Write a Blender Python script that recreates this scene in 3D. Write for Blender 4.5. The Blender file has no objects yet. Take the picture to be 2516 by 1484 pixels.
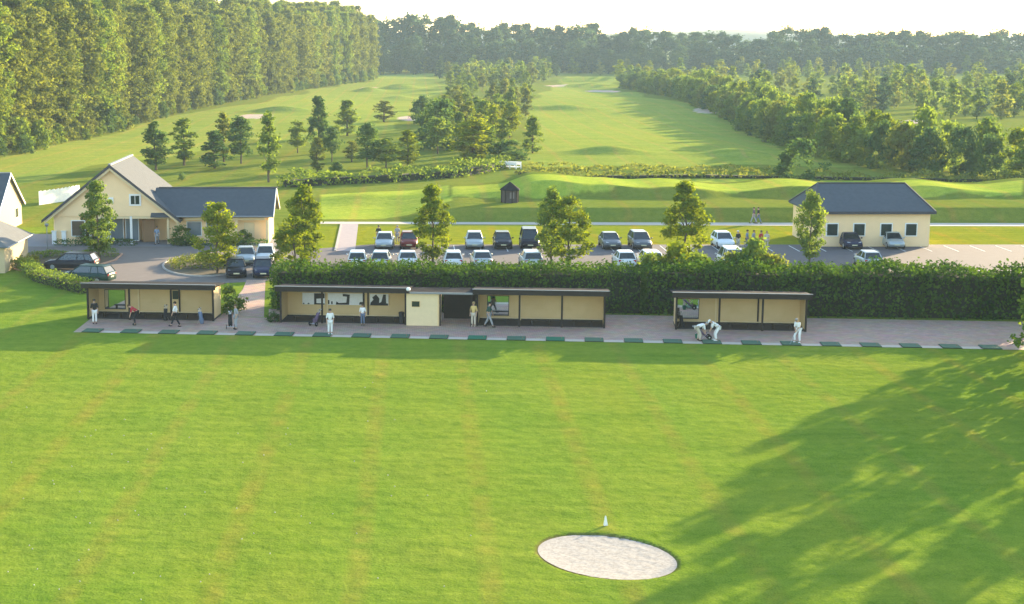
import bpy, bmesh, math, random
import numpy as np
from mathutils import Vector, Matrix
random.seed(7); rng = np.random.default_rng(7)
S = bpy.context.scene; COL = S.collection
R = math.radians
# ------------------------------------------------------------------ camera
F, HC, YH, CX, CY, WD = 3900.0, 20.0, 90.0, 990.0, 742.0, 2515.0
PIT = math.atan((CY-YH)/F); cp, sp = math.cos(PIT), math.sin(PIT)
cam = bpy.data.cameras.new('camera'); co = bpy.data.objects.new('camera', cam); COL.objects.link(co)
co.location = (0, 0, HC); co.rotation_euler = (math.pi/2-PIT, 0, 0)
cam.sensor_width = 36; cam.sensor_fit = 'HORIZONTAL'; cam.lens = F/WD*36
cam.shift_x = (WD/2-CX)/WD; cam.clip_start = 1; cam.clip_end = 9000
S.camera = co
def G(x, y, h=0.0):
    a, b = (x-CX)/F, (CY-y)/F
    d = (a, cp+b*sp, -sp+b*cp); t = (h-HC)/d[2]
    return Vector((d[0]*t, d[1]*t, h))
def ZAT(y, Y):                      # height seen at picture row y above ground distance Y
    b = (CY-y)/F
    return HC + Y*(-sp+b*cp)/(cp+b*sp)
def MPP(y): return (G(1000, y)-G(999, y)).length
# ------------------------------------------------------------------ light
SUN_EL, SUN_AZ = R(11.1), math.atan2(0.655, 0.76)     # azimuth from +Y towards +X
w = bpy.data.worlds.new('World'); S.world = w; w.use_nodes = True
nt = w.node_tree; bg = nt.nodes['Background']
sky = nt.nodes.new('ShaderNodeTexSky'); sky.sky_type = 'NISHITA'; sky.sun_disc = False
sky.sun_elevation = SUN_EL; sky.sun_rotation = SUN_AZ; sky.dust_density = 0.6; sky.air_density = 1.0
nt.links.new(sky.outputs[0], bg.inputs[0]); bg.inputs[1].default_value = 0.15
sl = bpy.data.lights.new('sun', 'SUN'); so = bpy.data.objects.new('sun', sl); COL.objects.link(so)
sl.energy = 5.0; sl.angle = R(0.55); sl.color = (1.0, 0.77, 0.46)
sd = Vector((math.sin(SUN_AZ)*math.cos(SUN_EL), math.cos(SUN_AZ)*math.cos(SUN_EL), math.sin(SUN_EL)))
so.rotation_euler = (-sd).to_track_quat('-Z', 'Y').to_euler(); so.location = (60, 60, 80)
S.view_settings.view_transform = 'Standard'; S.view_settings.look = 'None'
S.view_settings.exposure = 2.1; S.view_settings.gamma = 1.0
# ------------------------------------------------------------------ materials
MATS = {}
def base_mat(name):
    m = bpy.data.materials.new(name); m.use_nodes = True
    return m, m.node_tree, m.node_tree.nodes['Principled BSDF']
def mat(name, col, rough=0.7, metal=0.0, var=0.12, scale=6.0, bump=0.0, coat=0.0, spec=0.3):
    if name in MATS: return MATS[name]
    m, t, b = base_mat(name)
    tc = t.nodes.new('ShaderNodeTexCoord'); nz = t.nodes.new('ShaderNodeTexNoise')
    nz.inputs['Scale'].default_value = scale; nz.inputs['Detail'].default_value = 5
    t.links.new(tc.outputs['Object'], nz.inputs['Vector'])
    mx = t.nodes.new('ShaderNodeMix'); mx.data_type = 'RGBA'
    mx.inputs[6].default_value = (*[c*(1-var) for c in col], 1); mx.inputs[7].default_value = (*[min(1, c*(1+var)) for c in col], 1)
    t.links.new(nz.outputs['Fac'], mx.inputs[0]); t.links.new(mx.outputs[2], b.inputs['Base Color'])
    b.inputs['Roughness'].default_value = rough; b.inputs['Metallic'].default_value = metal
    b.inputs['Coat Weight'].default_value = coat; b.inputs['Specular IOR Level'].default_value = spec
    if bump:
        bp = t.nodes.new('ShaderNodeBump'); bp.inputs['Strength'].default_value = bump
        t.links.new(nz.outputs['Fac'], bp.inputs['Height']); t.links.new(bp.outputs[0], b.inputs['Normal'])
    MATS[name] = m; return m
def foliage(name, dark, light, trans=0.35):
    m = bpy.data.materials.new(name); m.use_nodes = True; t = m.node_tree; t.nodes.clear(); N = t.nodes.new; L = t.links.new
    at = N('ShaderNodeAttribute'); at.attribute_name = 'leaf'
    oi = N('ShaderNodeObjectInfo')
    ad = N('ShaderNodeMath'); ad.operation = 'MULTIPLY_ADD'; ad.inputs[1].default_value = 0.45; L(oi.outputs['Random'], ad.inputs[0])
    sc = N('ShaderNodeMath'); sc.operation = 'MULTIPLY'; sc.inputs[1].default_value = 0.6; L(at.outputs['Fac'], sc.inputs[0]); L(sc.outputs[0], ad.inputs[2])
    mx = N('ShaderNodeMix'); mx.data_type = 'RGBA'; mx.inputs[6].default_value = (*dark, 1); mx.inputs[7].default_value = (*light, 1)
    L(ad.outputs[0], mx.inputs[0])
    df = N('ShaderNodeBsdfDiffuse'); tr = N('ShaderNodeBsdfTranslucent'); L(mx.outputs[2], df.inputs[0])
    hs = N('ShaderNodeHueSaturation'); hs.inputs['Value'].default_value = 1.35; hs.inputs['Hue'].default_value = 0.485; hs.inputs['Saturation'].default_value = 1.1
    L(mx.outputs[2], hs.inputs['Color']); L(hs.outputs[0], tr.inputs[0])
    ms = N('ShaderNodeMixShader'); ms.inputs[0].default_value = trans; L(df.outputs[0], ms.inputs[1]); L(tr.outputs[0], ms.inputs[2])
    gl = N('ShaderNodeBsdfGlossy'); gl.inputs['Roughness'].default_value = 0.5; gl.inputs[0].default_value = (.9, .95, .8, 1)
    m2 = N('ShaderNodeMixShader'); m2.inputs[0].default_value = 0.006; L(ms.outputs[0], m2.inputs[1]); L(gl.outputs[0], m2.inputs[2])
    o = N('ShaderNodeOutputMaterial'); L(m2.outputs[0], o.inputs[0]); return m
LEAF = {
 'fresh': foliage('leaf_fresh', (.070, .125, .012), (.21, .26, .022), .50),
 'mid': foliage('leaf_mid', (.080, .145, .026), (.18, .25, .040), .54),
 'dark': foliage('leaf_dark', (.046, .098, .030), (.10, .17, .040), .48),
 'olive': foliage('leaf_olive', (.085, .115, .024), (.19, .225, .040), .50),
 'forest': foliage('leaf_forest', (.070, .105, .020), (.17, .205, .034), .50),
 'hedge': foliage('leaf_hedge', (.009, .038, .007), (.095, .18, .021), .40),
 'far': foliage('leaf_far_hazy', (.030, .070, .034), (.08, .13, .050), .40)}  # far leaves lightened so their colour carries some of the haze
TWIG = mat('twigs', (.022, .028, .012), .95, scale=5, var=.4)
BARK = mat('bark', (.10, .075, .05), .9, scale=12, var=.35)
# ------------------------------------------------------------------ objects
def tag(o, label=None, cat=None, group=None, kind=None):
    if label: o['label'] = label
    if cat: o['category'] = cat
    if group: o['group'] = group
    if kind: o['kind'] = kind
    return o
def empty(name, loc, rz=0, label=None, cat=None, group=None):
    o = bpy.data.objects.new(name, None); COL.objects.link(o); o.location = loc; o.rotation_euler = (0, 0, rz)
    o.empty_display_size = .2
    return tag(o, label, cat, group)
def link(name, me, m=None, parent=None, loc=None):
    o = bpy.data.objects.new(name, me); COL.objects.link(o)
    if m is not None: me.materials.append(m)
    if parent: o.parent = parent
    if loc is not None: o.location = loc
    return o
def np_mesh(name, V, Fq, smooth=False, attr=None):
    V = np.asarray(V, np.float32); Fq = np.asarray(Fq, np.int32); k = Fq.shape[1]
    me = bpy.data.meshes.new(name); me.vertices.add(len(V)); me.vertices.foreach_set('co', V.ravel())
    me.loops.add(Fq.size); me.loops.foreach_set('vertex_index', Fq.ravel())
    me.polygons.add(len(Fq)); me.polygons.foreach_set('loop_start', np.arange(0, Fq.size, k, dtype=np.int32))
    me.update(calc_edges=True)
    if smooth: me.polygons.foreach_set('use_smooth', np.ones(len(Fq), bool))
    if attr is not None:
        nm, dom, dat = attr
        if dat.ndim == 1:
            a = me.attributes.new(nm, 'FLOAT', dom); a.data.foreach_set('value', dat.astype(np.float32))
        else:
            a = me.attributes.new(nm, 'FLOAT_COLOR', dom); a.data.foreach_set('color', dat.astype(np.float32).ravel())
    return me
class MB:
    def __init__(s): s.v = []; s.f = []
    def add(s, vs, fs):
        k = len(s.v); s.v += [tuple(v) for v in vs]; s.f += [tuple(i+k for i in f) for f in fs]; return s
    def box(s, cx, cy, z0, sx, sy, sz, rz=0):
        c, n = math.cos(rz), math.sin(rz); P = []
        for z in (z0, z0+sz):
            for x, y in ((-1, -1), (1, -1), (1, 1), (-1, 1)):
                X, Y = x*sx/2, y*sy/2; P.append((cx+X*c-Y*n, cy+X*n+Y*c, z))
        return s.hexa(P)
    def hexa(s, P): return s.add(P, [(3, 2, 1, 0), (4, 5, 6, 7), (0, 1, 5, 4), (1, 2, 6, 5), (2, 3, 7, 6), (3, 0, 4, 7)])
    def tube(s, p, q, r0, r1=None, n=8):
        p, q = Vector(p), Vector(q); r1 = r0 if r1 is None else r1; d = (q-p).normalized()
        a = d.orthogonal().normalized(); b = d.cross(a); P = []
        for c, r in ((p, r0), (q, r1)):
            for i in range(n): t = 2*math.pi*i/n; P.append(c+a*math.cos(t)*r+b*math.sin(t)*r)
        fs = [(i, (i+1) % n, n+(i+1) % n, n+i) for i in range(n)] + [tuple(reversed(range(n))), tuple(range(n, 2*n))]
        return s.add(P, fs)
    def prism(s, pts, z0, z1):
        n = len(pts); P = [(x, y, z0) for x, y in pts]+[(x, y, z1) for x, y in pts]
        return s.add(P, [tuple(reversed(range(n))), tuple(range(n, 2*n))]+[(i, (i+1) % n, n+(i+1) % n, n+i) for i in range(n)])
    def ext_y(s, pts, y0, y1):      # polygon in x,z swept along y
        n = len(pts); P = [(x, y0, z) for x, z in pts]+[(x, y1, z) for x, z in pts]
        return s.add(P, [tuple(range(n)), tuple(reversed(range(n, 2*n)))]+[((i+1) % n, i, n+i, n+(i+1) % n) for i in range(n)])
    def ext_x(s, pts, x0, x1):      # polygon in y,z swept along x
        n = len(pts); P = [(x0, y, z) for y, z in pts]+[(x1, y, z) for y, z in pts]
        return s.add(P, [tuple(reversed(range(n))), tuple(range(n, 2*n))]+[(i, (i+1) % n, n+(i+1) % n, n+i) for i in range(n)])
    def loft(s, rings):
        n = len(rings[0]); P = [p for r in rings for p in r]; fs = []
        for k in range(len(rings)-1):
            for i in range(n): fs.append((k*n+i, k*n+(i+1) % n, (k+1)*n+(i+1) % n, (k+1)*n+i))
        fs += [tuple(reversed(range(n))), tuple(range((len(rings)-1)*n, len(rings)*n))]
        return s.add(P, fs)
    def ball(s, c, rx, ry=None, rz=None, n=8, m=6):
        ry = ry or rx; rz = rz or rx; rings = []
        for j in range(1, m):
            t = math.pi*j/m
            rings.append([(c[0]+rx*math.sin(t)*math.cos(2*math.pi*i/n), c[1]+ry*math.sin(t)*math.sin(2*math.pi*i/n), c[2]-rz*math.cos(t)) for i in range(n)])
        return s.loft(rings)
    def build(s, name, m, parent=None, smooth=False, bevel=0, loc=None):
        me = bpy.data.meshes.new(name); me.from_pydata(s.v, [], s.f)
        bm = bmesh.new(); bm.from_mesh(me); bmesh.ops.recalc_face_normals(bm, faces=bm.faces)
        if bevel: bmesh.ops.bevel(bm, geom=list(bm.edges), offset=bevel, segments=2, affect='EDGES', clamp_overlap=True)
        bm.to_mesh(me); bm.free(); me.update()
        if smooth: me.polygons.foreach_set('use_smooth', np.ones(len(me.polygons), bool))
        return link(name, me, m, parent, loc)
# ------------------------------------------------------------------ terrain
def ss(a, b, x): t = np.clip((x-a)/(b-a), 0, 1); return t*t*(3-2*t)
MOUNDS = []   # X, Y, sx, sy, h
for px, py, wd, hh in ((1490, 382, 190, 1.5), (1800, 388, 190, 1.5), (1385, 270, 170, 1.9), (1300, 268, 80, 1.5), (690, 280, 170, 1.9), (985, 221, 110, 2.6), (905, 224, 70, 2.2),
    (1440, 214, 160, 2.6), (1440, 200, 200, 3.0), (620, 432, 120, .5), (560, 415, 200, .6), (1700, 215, 160, 2.6), (1550, 232, 120, 1.6), (2150, 400, 190, 1.4), (2300, 330, 200, 1.8), (980, 238, 90, 1.5)):
    p = G(px, py); MOUNDS.append((p.x, p.y, wd*MPP(py)/2.3, 2.4+p.y*.004, hh))
BK = [(1492+172*math.cos(a)-2*math.sin(a), 1368+19*math.cos(a)+52*math.sin(a)) for a in np.linspace(0, 2*math.pi, 97)[:-1]]
BKW = [G(*p) for p in BK]; BKC = sum(BKW, Vector())/len(BKW)
_ba = np.array([math.atan2(p.y-BKC.y, p.x-BKC.x) for p in BKW]); _br = np.array([(p-BKC).length for p in BKW]); _o = np.argsort(_ba); _ba, _br = _ba[_o], _br[_o]
def bk_r(X, Y):
    a = np.arctan2(Y-BKC.y, X-BKC.x); return np.hypot(X-BKC.x, Y-BKC.y)/np.interp(a, _ba, _br, period=2*math.pi)
def hT(X, Y):
    X = np.asarray(X, float); Y = np.asarray(Y, float)
    h = 1.35*ss(172.6, 175.0, Y)*ss(-3, 7, X)
    e = 185.0+.9*np.sin(X*.33+.4)+.6*np.sin(X*.85)
    h = h+(.85+.30*np.sin(X*.41+1)+.75*ss(12, 16, X)*(1-ss(24, 30, X)))*ss(e, e+2.6, Y)*ss(2, 12, X)
    h = h*(1-ss(199, 206, Y)) - .55*np.exp(-((Y-212)/3.0)**2)*ss(8, 14, X)
    for mx, my, sx, sy, hh in MOUNDS:
        h = h+.8*hh*np.exp(-((X-mx)/sx)**2-((Y-my)/sy)**2)
    g = G(905, 500); h = h+.9*np.exp(-((X-g.x)/6)**2-((Y-g.y-3)/5)**2)
    u = .5*np.sin(X*.05+Y*.021)+.5*np.sin(Y*.033-X*.02)
    h = h+.7*u*ss(215, 300, Y)
    r = bk_r(X, Y); h = h-.10*(1-ss(.95, 1.03, r))+.02*np.exp(-((r-1.10)/.07)**2)
    lw = (1-ss(96, 101, Y))
    h = h+lw*.012*(np.sin(X*.9+1.7*np.sin(Y*.31))+np.sin(Y*1.15+1.3*np.sin(X*.43)))
    return h
def hz(x, y): return float(hT(x, y))
def GT(px, py):
    p = G(px, py)
    for _ in range(12): p = G(px, py, hz(p.x, p.y))
    return p
def pip(X, Y, poly):
    ins = np.zeros(X.shape, bool); n = len(poly)
    for i in range(n):
        x1, y1 = poly[i]; x2, y2 = poly[(i+1) % n]
        c = ((y1 > Y) != (y2 > Y)) & (X < (x2-x1)*(Y-y1)/((y2-y1)+1e-12)+x1); ins ^= c
    return ins
def wpoly(px): return [tuple(G(*p)[:2]) for p in px]
rows = np.concatenate([np.arange(1900, 860, -4.0), np.arange(860, 560, -2.0), np.arange(560, 180, -1.1), np.arange(180, 108, -1.5), np.arange(108, 95, -.8)])
cols = np.arange(-.42, .56, .0021)
Yr = np.array([G(CX, y).y for y in rows])
YY, AA = np.meshgrid(Yr, cols, indexing='ij'); XX = AA*YY/(cp)*1.0
HH = hT(XX, YY); NR, NC = XX.shape
C_RANGE, C_FAIR, C_ROUGH, C_DRY, C_GREEN, C_SCRUB = (.155, .228, .026), (.235, .290, .046), (.155, .195, .028), (.205, .235, .018), (.29, .36, .045), (.10, .105, .03)
colr = np.zeros((NR, NC, 3)); colr[:] = C_RANGE
def paint(mask, c): colr[mask] = c
paint(YY > 168, C_ROUGH)
wob = 1.2*np.sin(XX*.11+YY*.07)+.8*np.sin(XX*.31-YY*.05)
def zone(px, c): paint(pip(XX+wob*YY/260, YY+wob*YY/160, wpoly(px)), c)
zone([(-300, 480), (-300, 440), (0, 385), (150, 352), (310, 318), (430, 282), (600, 258), (800, 215), (905, 200), (940, 180), (1055, 178), (1110, 212), (1040, 262), (960, 320), (830, 330), (690, 340), (560, 330), (420, 385), (200, 410), (60, 450)], C_FAIR)
zone([(1285, 408), (1300, 330), (1310, 240), (1395, 190), (1505, 186), (1545, 232), (1700, 262), (1840, 320), (1935, 372), (2515, 470), (2515, 416), (1925, 412)], C_FAIR)
zone([(780, 540), (790, 478), (960, 466), (1110, 462), (1110, 520), (1000, 538)], C_GREEN)
zone([(1500, 470), (1560, 436), (1940, 438), (2515, 450), (2515, 470), (1800, 470)], C_GREEN)
zone([(1115, 512), (1115, 490), (2515, 490), (2515, 512)], C_GREEN)
paint((YY > 139) & (YY < 168.6) & (XX > -13), C_DRY)
paint((YY > 112) & (YY < 168) & (XX < -13), C_RANGE)
for px, py, wx, wy in ((630, 290, 42, 5), (1012, 295, 36, 5), (1745, 273, 42, 6), (905, 219, 22, 3), (1370, 212, 30, 3), (1480, 222, 40, 2.5), (2250, 300, 40, 5)):
    paint(pip(XX, YY, wpoly([(px+wx*math.cos(a), py+wy*math.sin(a)) for a in np.linspace(0, 6.28, 20)[:-1]])), (.52, .42, .32))
rr = bk_r(XX, YY); paint(rr < 1.0, (.16, .13, .07)); paint((rr >= 1.0) & (rr < 1.045), (.11, .13, .03))
col4 = np.concatenate([colr, np.ones((NR, NC, 1))], 2).reshape(-1, 4)
idx = np.arange(NR*NC).reshape(NR, NC)
FQ = np.stack([idx[:-1, :-1], idx[:-1, 1:], idx[1:, 1:], idx[1:, :-1]], -1).reshape(-1, 4)
gm = np_mesh('lawn', np.stack([XX, YY, HH], -1).reshape(-1, 3), FQ, True, ('zone', 'POINT', col4))
m, t, b = base_mat('grass'); N = t.nodes.new; L = t.links.new
at = N('ShaderNodeAttribute'); at.attribute_name = 'zone'; tc = N('ShaderNodeTexCoord')
def noise(sc, det=4, vec=None, rough=.55):
    n = N('ShaderNodeTexNoise'); n.inputs['Scale'].default_value = sc; n.inputs['Detail'].default_value = det; n.inputs['Roughness'].default_value = rough
    L(vec if vec is not None else tc.outputs['Object'], n.inputs['Vector']); return n.outputs['Fac']
def ramp(f, a, bb):
    r = N('ShaderNodeMapRange'); r.inputs['To Min'].default_value = a; r.inputs['To Max'].default_value = bb
    r.inputs['From Min'].default_value = .3; r.inputs['From Max'].default_value = .7; L(f, r.inputs['Value']); return r.outputs[0]
def mul(a, c):
    x = N('ShaderNodeVectorMath'); x.operation = 'MULTIPLY'; L(a, x.inputs[0]); L(c, x.inputs[1]); return x.outputs[0]
def mixc(f, a, c, blend='MIX'):
    x = N('ShaderNodeMix'); x.data_type = 'RGBA'; x.blend_type = blend
    for s_, v_ in ((0, f), (6, a), (7, c)):
        if isinstance(v_, tuple): x.inputs[s_].default_value = (*v_, 1)
        elif isinstance(v_, float): x.inputs[s_].default_value = v_
        else: L(v_, x.inputs[s_])
    return x.outputs[2]
mp = N('ShaderNodeMapping'); mp.inputs['Rotation'].default_value = (0, 0, R(4)); mp.inputs['Scale'].default_value = (1, .07, 1); L(tc.outputs['Object'], mp.inputs[0])
stripe = noise(.20, 2, mp.outputs[0])          # mowing stripes away from the camera
mpw = N('ShaderNodeMapping'); mpw.inputs['Rotation'].default_value = (0, 0, R(4)); mpw.inputs['Scale'].default_value = (1, .15, 1); L(tc.outputs['Object'], mpw.inputs[0])
wv = N('ShaderNodeTexWave'); wv.bands_direction = 'X'; wv.inputs['Scale'].default_value = .062; wv.inputs['Distortion'].default_value = 1.2; wv.inputs['Detail'].default_value = 2; wv.inputs['Detail Scale'].default_value = .4; L(mpw.outputs[0], wv.inputs['Vector'])
trk = N('ShaderNodeMapRange'); trk.inputs['From Min'].default_value = .88; trk.inputs['From Max'].default_value = 1.0; L(wv.outputs['Fac'], trk.inputs['Value'])
mp2 = N('ShaderNodeMapping'); mp2.inputs['Rotation'].default_value = (0, 0, R(-6)); mp2.inputs['Scale'].default_value = (.12, 1, 1); L(tc.outputs['Object'], mp2.inputs[0])
cross = noise(.7, 4, mp2.outputs[0])
c1 = mixc(ramp(stripe, 0., 1.), (.97, 1.0, 1.0), (1.14, 1.02, .98), 'MIX')
c1 = mul(at.outputs['Color'], c1)
tk = N('ShaderNodeMath'); tk.operation = 'MULTIPLY'; L(trk.outputs[0], tk.inputs[0]); L(ramp(noise(.5, 4), 0., .9), tk.inputs[1])
c1 = mul(c1, mixc(tk.outputs[0], (1., 1., 1.), (1.36, .95, 1.3)))
c1 = mul(c1, mixc(ramp(cross, 0., 1.), (.86, .91, .88), (1.14, 1.09, 1.1)))
c1 = mul(c1, mixc(ramp(noise(.13, 6), 0., 1.), (.88, .96, .92), (1.12, 1.04, 1.15)))
c1 = mul(c1, mixc(ramp(noise(1.3, 6, rough=.72), 0., 1.), (.75, .84, .77), (1.2, 1.13, 1.22)))
c1 = mul(c1, mixc(ramp(noise(14, 3), 0., 1.), (.75, .78, .75), (1.22, 1.2, 1.2)))
L(c1, b.inputs['Base Color']); b.inputs['Roughness'].default_value = 1; b.inputs['Specular IOR Level'].default_value = 0
hsum = N('ShaderNodeMath'); hsum.operation = 'MULTIPLY_ADD'; L(noise(1.1, 4), hsum.inputs[0]); hsum.inputs[1].default_value = .16
hs2 = N('ShaderNodeMath'); hs2.operation = 'MULTIPLY'; L(noise(9, 3), hs2.inputs[0]); hs2.inputs[1].default_value = .03; L(hs2.outputs[0], hsum.inputs[2])
bp = N('ShaderNodeBump'); bp.inputs['Strength'].default_value = .55; bp.inputs['Distance'].default_value = 1; L(hsum.outputs[0], bp.inputs['Height']); L(bp.outputs[0], b.inputs['Normal'])
GRASS = m
tag(link('lawn', gm, GRASS), kind='structure', label='mown golf range lawn with fairways and mounds beyond', cat='lawn')
gb = MB().add([(-4500, -300, -1.2), (4500, -300, -1.2), (4500, 5500, -1.2), (-4500, 5500, -1.2)], [(0, 1, 2, 3)])
tag(gb.build('ground', mat('meadow', (.11, .14, .035), .95, scale=.05)), kind='structure')
# ------------------------------------------------------------------ sand, paving, roads
def sheet(name, pts, z, m):
    o = MB().add([(x, y, z) for x, y in pts], [tuple(range(len(pts)))]).build(name, m)
    if o.data.polygons[0].normal.z < 0: o.data.flip_normals()
    return tag(o, kind='structure')
sand = mat('sand', (.36, .33, .29), .95, var=.55, scale=8, bump=.8)
nA, nRr = 96, 26; V = []; 
for j in range(nRr+1):
    for i in range(nA):
        a = _ba[i]; r = _br[i]*.995*j/nRr; x, y = BKC.x+r*math.cos(a), BKC.y+r*math.sin(a)
        k = j/nRr
        V.append((x, y, -.062+.040*k**3+.004*math.sin(x*6.1+2*math.sin(y*3.3))*math.sin(y*5.3+x)+random.uniform(-.007, .007)*min(1, k*2)))
FQ = [(j*nA+i, j*nA+(i+1) % nA, (j+1)*nA+(i+1) % nA, (j+1)*nA+i) for j in range(nRr) for i in range(nA)]
tag(link('sand_bunker', np_mesh('sand_bunker', V, FQ, True), sand), kind='structure', label='round pale sand bunker in the range lawn')
asph = mat('asphalt', (.17, .145, .13), .9, var=.16, scale=1.3, bump=.1)
asph2 = mat('car_park_asphalt', (.105, .095, .10), .9, var=.18, scale=1.3, bump=.1)
def pavers(name, col, mortar, sx):
    m, t, b = base_mat(name); tc = t.nodes.new('ShaderNodeTexCoord'); br = t.nodes.new('ShaderNodeTexBrick')
    br.inputs['Scale'].default_value = sx; br.inputs['Color1'].default_value = (*col, 1); br.inputs['Color2'].default_value = (*[c*.78 for c in col], 1)
    br.inputs['Mortar'].default_value = (*mortar, 1); br.inputs['Mortar Size'].default_value = .012
    nz = t.nodes.new('ShaderNodeTexNoise'); nz.inputs['Scale'].default_value = 1.1; nz.inputs['Detail'].default_value = 6
    mx = t.nodes.new('ShaderNodeMix'); mx.data_type = 'RGBA'; mx.blend_type = 'MULTIPLY'; mx.inputs[0].default_value = .5
    t.links.new(tc.outputs['Object'], br.inputs[0]); t.links.new(tc.outputs['Object'], nz.inputs[0])
    t.links.new(br.outputs[0], mx.inputs[6]); t.links.new(nz.outputs['Color'], mx.inputs[7]); t.links.new(mx.outputs[2], b.inputs['Base Color'])
    b.inputs['Roughness'].default_value = .9; return m
PAVE = pavers('paving_blocks', (.63, .415, .31), (.16, .14, .13), 1.6)
conc = mat('concrete', (.36, .34, .31), .9, scale=3, var=.2)
# tee line frame: origin at its left end, s along the line, t away from the camera
P0, P1 = G(500, 822.3), G(1950, 849.3); U = (P1-P0).normalized(); Vv = Vector((-U.y, U.x, 0)); RZ = math.atan2(U.y, U.x)
def TL(s, t, z=0): p = P0+U*s+Vv*t; return Vector((p.x, p.y, z))
def SX(px, t):          # s for picture column px on the line at depth t
    lo, hi = -60., 120.
    for _ in range(60):
        mid = (lo+hi)/2; p = TL(mid, t); 
        if CX+F*p.x/(p.y*cp+HC*sp) < px: lo = mid
        else: hi = mid
    return lo
def xy(v): return (v.x, v.y)
def tl2(px, t): return xy(TL(SX(px, t), t))
sheet('paved_terrace', [tl2(180, 0), tl2(2640, 0), tl2(2640, 10.6), tl2(660, 10.6), tl2(660, 7.0), tl2(236, 7.0)], .010, PAVE)
sheet('terrace_path', [xy(G(540, 779)), xy(G(648, 779)), xy(G(652, 688)), xy(G(606, 688)), xy(G(596, 712))], .014, PAVE)
sheet('service_road', [xy(G(-400, 606)), xy(G(700, 606)), xy(G(716, 640)), xy(G(656, 690)), xy(G(545, 696)), xy(G(250, 700)), xy(G(150, 690)), xy(G(95, 660)), xy(G(40, 640)), xy(G(-400, 640))], .006, asph)
sheet('car_park', [xy(G(716, 616)), xy(G(905, 601)), xy(G(2700, 601)), xy(G(2700, 740)), xy(G(660, 690))], .008, asph2)
sheet('gravel_path', [xy(GT(782, 545)), xy(GT(2700, 549)), xy(GT(2700, 556.5)), xy(GT(1900, 554.5)), xy(GT(782, 550))], .012, mat('path_gravel', (.46, .42, .36), .95, scale=2, var=.15))
sheet('side_path', [xy(G(826, 617)), xy(G(840, 550)), xy(G(880, 550)), xy(G(872, 617))], .016, mat('side_path_paving', (.33, .28, .28), .9, scale=1.5))
MB().prism([xy(G(821, 617)), xy(G(836, 550)), xy(G(840, 550)), xy(G(826, 617))], -.05, .08).build('path_kerb', conc); tag(bpy.data.objects['path_kerb'], kind='structure')
sheet('forecourt', [xy(G(60, 606)), xy(G(680, 606)), xy(G(680, 588)), xy(G(110, 575)), xy(G(70, 575))], .011, mat('forecourt_paving', (.22, .215, .22), .9, scale=1.6))
def kerb_ring(name, pts, m, h=.12, wd=.16):
    c = Vector((sum(p[0] for p in pts)/len(pts), sum(p[1] for p in pts)/len(pts))); mb = MB(); n = len(pts)
    inn = [tuple(Vector(p)+(c-Vector(p)).normalized()*wd) for p in pts]
    for i in range(n):
        j = (i+1) % n; a, b2, c2, d = pts[i], pts[j], inn[j], inn[i]
        mb.hexa([(a[0], a[1], 0), (b2[0], b2[1], 0), (c2[0], c2[1], 0), (d[0], d[1], 0), (a[0], a[1], h), (b2[0], b2[1], h), (c2[0], c2[1], h), (d[0], d[1], h)])
    return tag(mb.build(name, m), kind='structure')
def oval(cx, cy, rx, ry, n=28, pw=1.0): return [xy(G(cx+rx*math.cos(a), cy+ry*math.sin(a))) for a in np.linspace(0, 2*math.pi, n+1)[:-1]]
ISL = oval(500, 655, 102, 25); kerb_ring('island_kerb', ISL, conc); sheet('island_soil', ISL, .05, mat('soil', (.09, .075, .045), .95, scale=4))
BED = [xy(G(*p)) for p in ((30, 662), (70, 632), (110, 622), (205, 622), (302, 625), (285, 640), (236, 655), (100, 660), (80, 672))]
kerb_ring('bed_kerb', BED, mat('brick_kerb', (.42, .25, .17), .9)); sheet('bed_soil', BED, .05, MATS['soil'])
# parking bay lines
wl = mat('white_road_paint', (.6, .6, .58), .8, scale=9, var=.15)
ml = MB()
for i in range(0, 26):
    X = -2.6+i*2.5; ml.box(X, 150.6, .012, .1, 4.2, .004); ml.box(X, 134.2, .012, .1, 4.6, .004)
tag(ml.build('parking_markings', wl), kind='structure')
# ------------------------------------------------------------------ foliage meshes
def leaves(P, Nn, size, name, leafv=None):
    """quads at P, facing roughly Nn, random size"""
    n = len(P); Nn = Nn+rng.normal(0, .75, (n, 3)); Nn /= np.linalg.norm(Nn, axis=1)[:, None]+1e-9
    A = np.cross(Nn, rng.normal(0, 1, (n, 3))); A /= np.linalg.norm(A, axis=1)[:, None]+1e-9; B = np.cross(Nn, A)
    s = (size*rng.uniform(.55, 1.25, n))[:, None]; A = A*s*.5; B = B*s*.5*rng.uniform(.5, .95, (n, 1))
    V = np.stack([P-A, P-B*.9+A*.1, P+A, P+B*.9+A*.15], 1).reshape(-1, 3)
    Q = np.arange(4*n).reshape(n, 4)
    lv = rng.uniform(0, 1, n) if leafv is None else np.clip(leafv+rng.normal(0, .22, n), 0, 1)
    return np_mesh(name, V, Q, False, ('leaf', 'FACE', lv))
PROF = {   # crown half width (fraction of widest) along crown height
 'round': [(0, .35), (.12, .75), (.35, 1), (.6, .92), (.82, .6), (1, .12)],
 'cone': [(0, .55), (.1, .95), (.25, 1), (.5, .72), (.75, .42), (.92, .2), (1, .05)],
 'column': [(0, .4), (.1, .8), (.3, 1), (.6, .9), (.8, .6), (1, .1)],
 'loose': [(0, .3), (.15, .7), (.3, 1), (.5, .8), (.7, .7), (.88, .35), (1, .08)],
 'bush': [(0, .8), (.2, 1), (.5, .95), (.8, .65), (1, .15)],
 'tall': [(0, .62), (.15, .85), (.4, 1), (.7, .95), (.88, .7), (1, .2)]}
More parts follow.
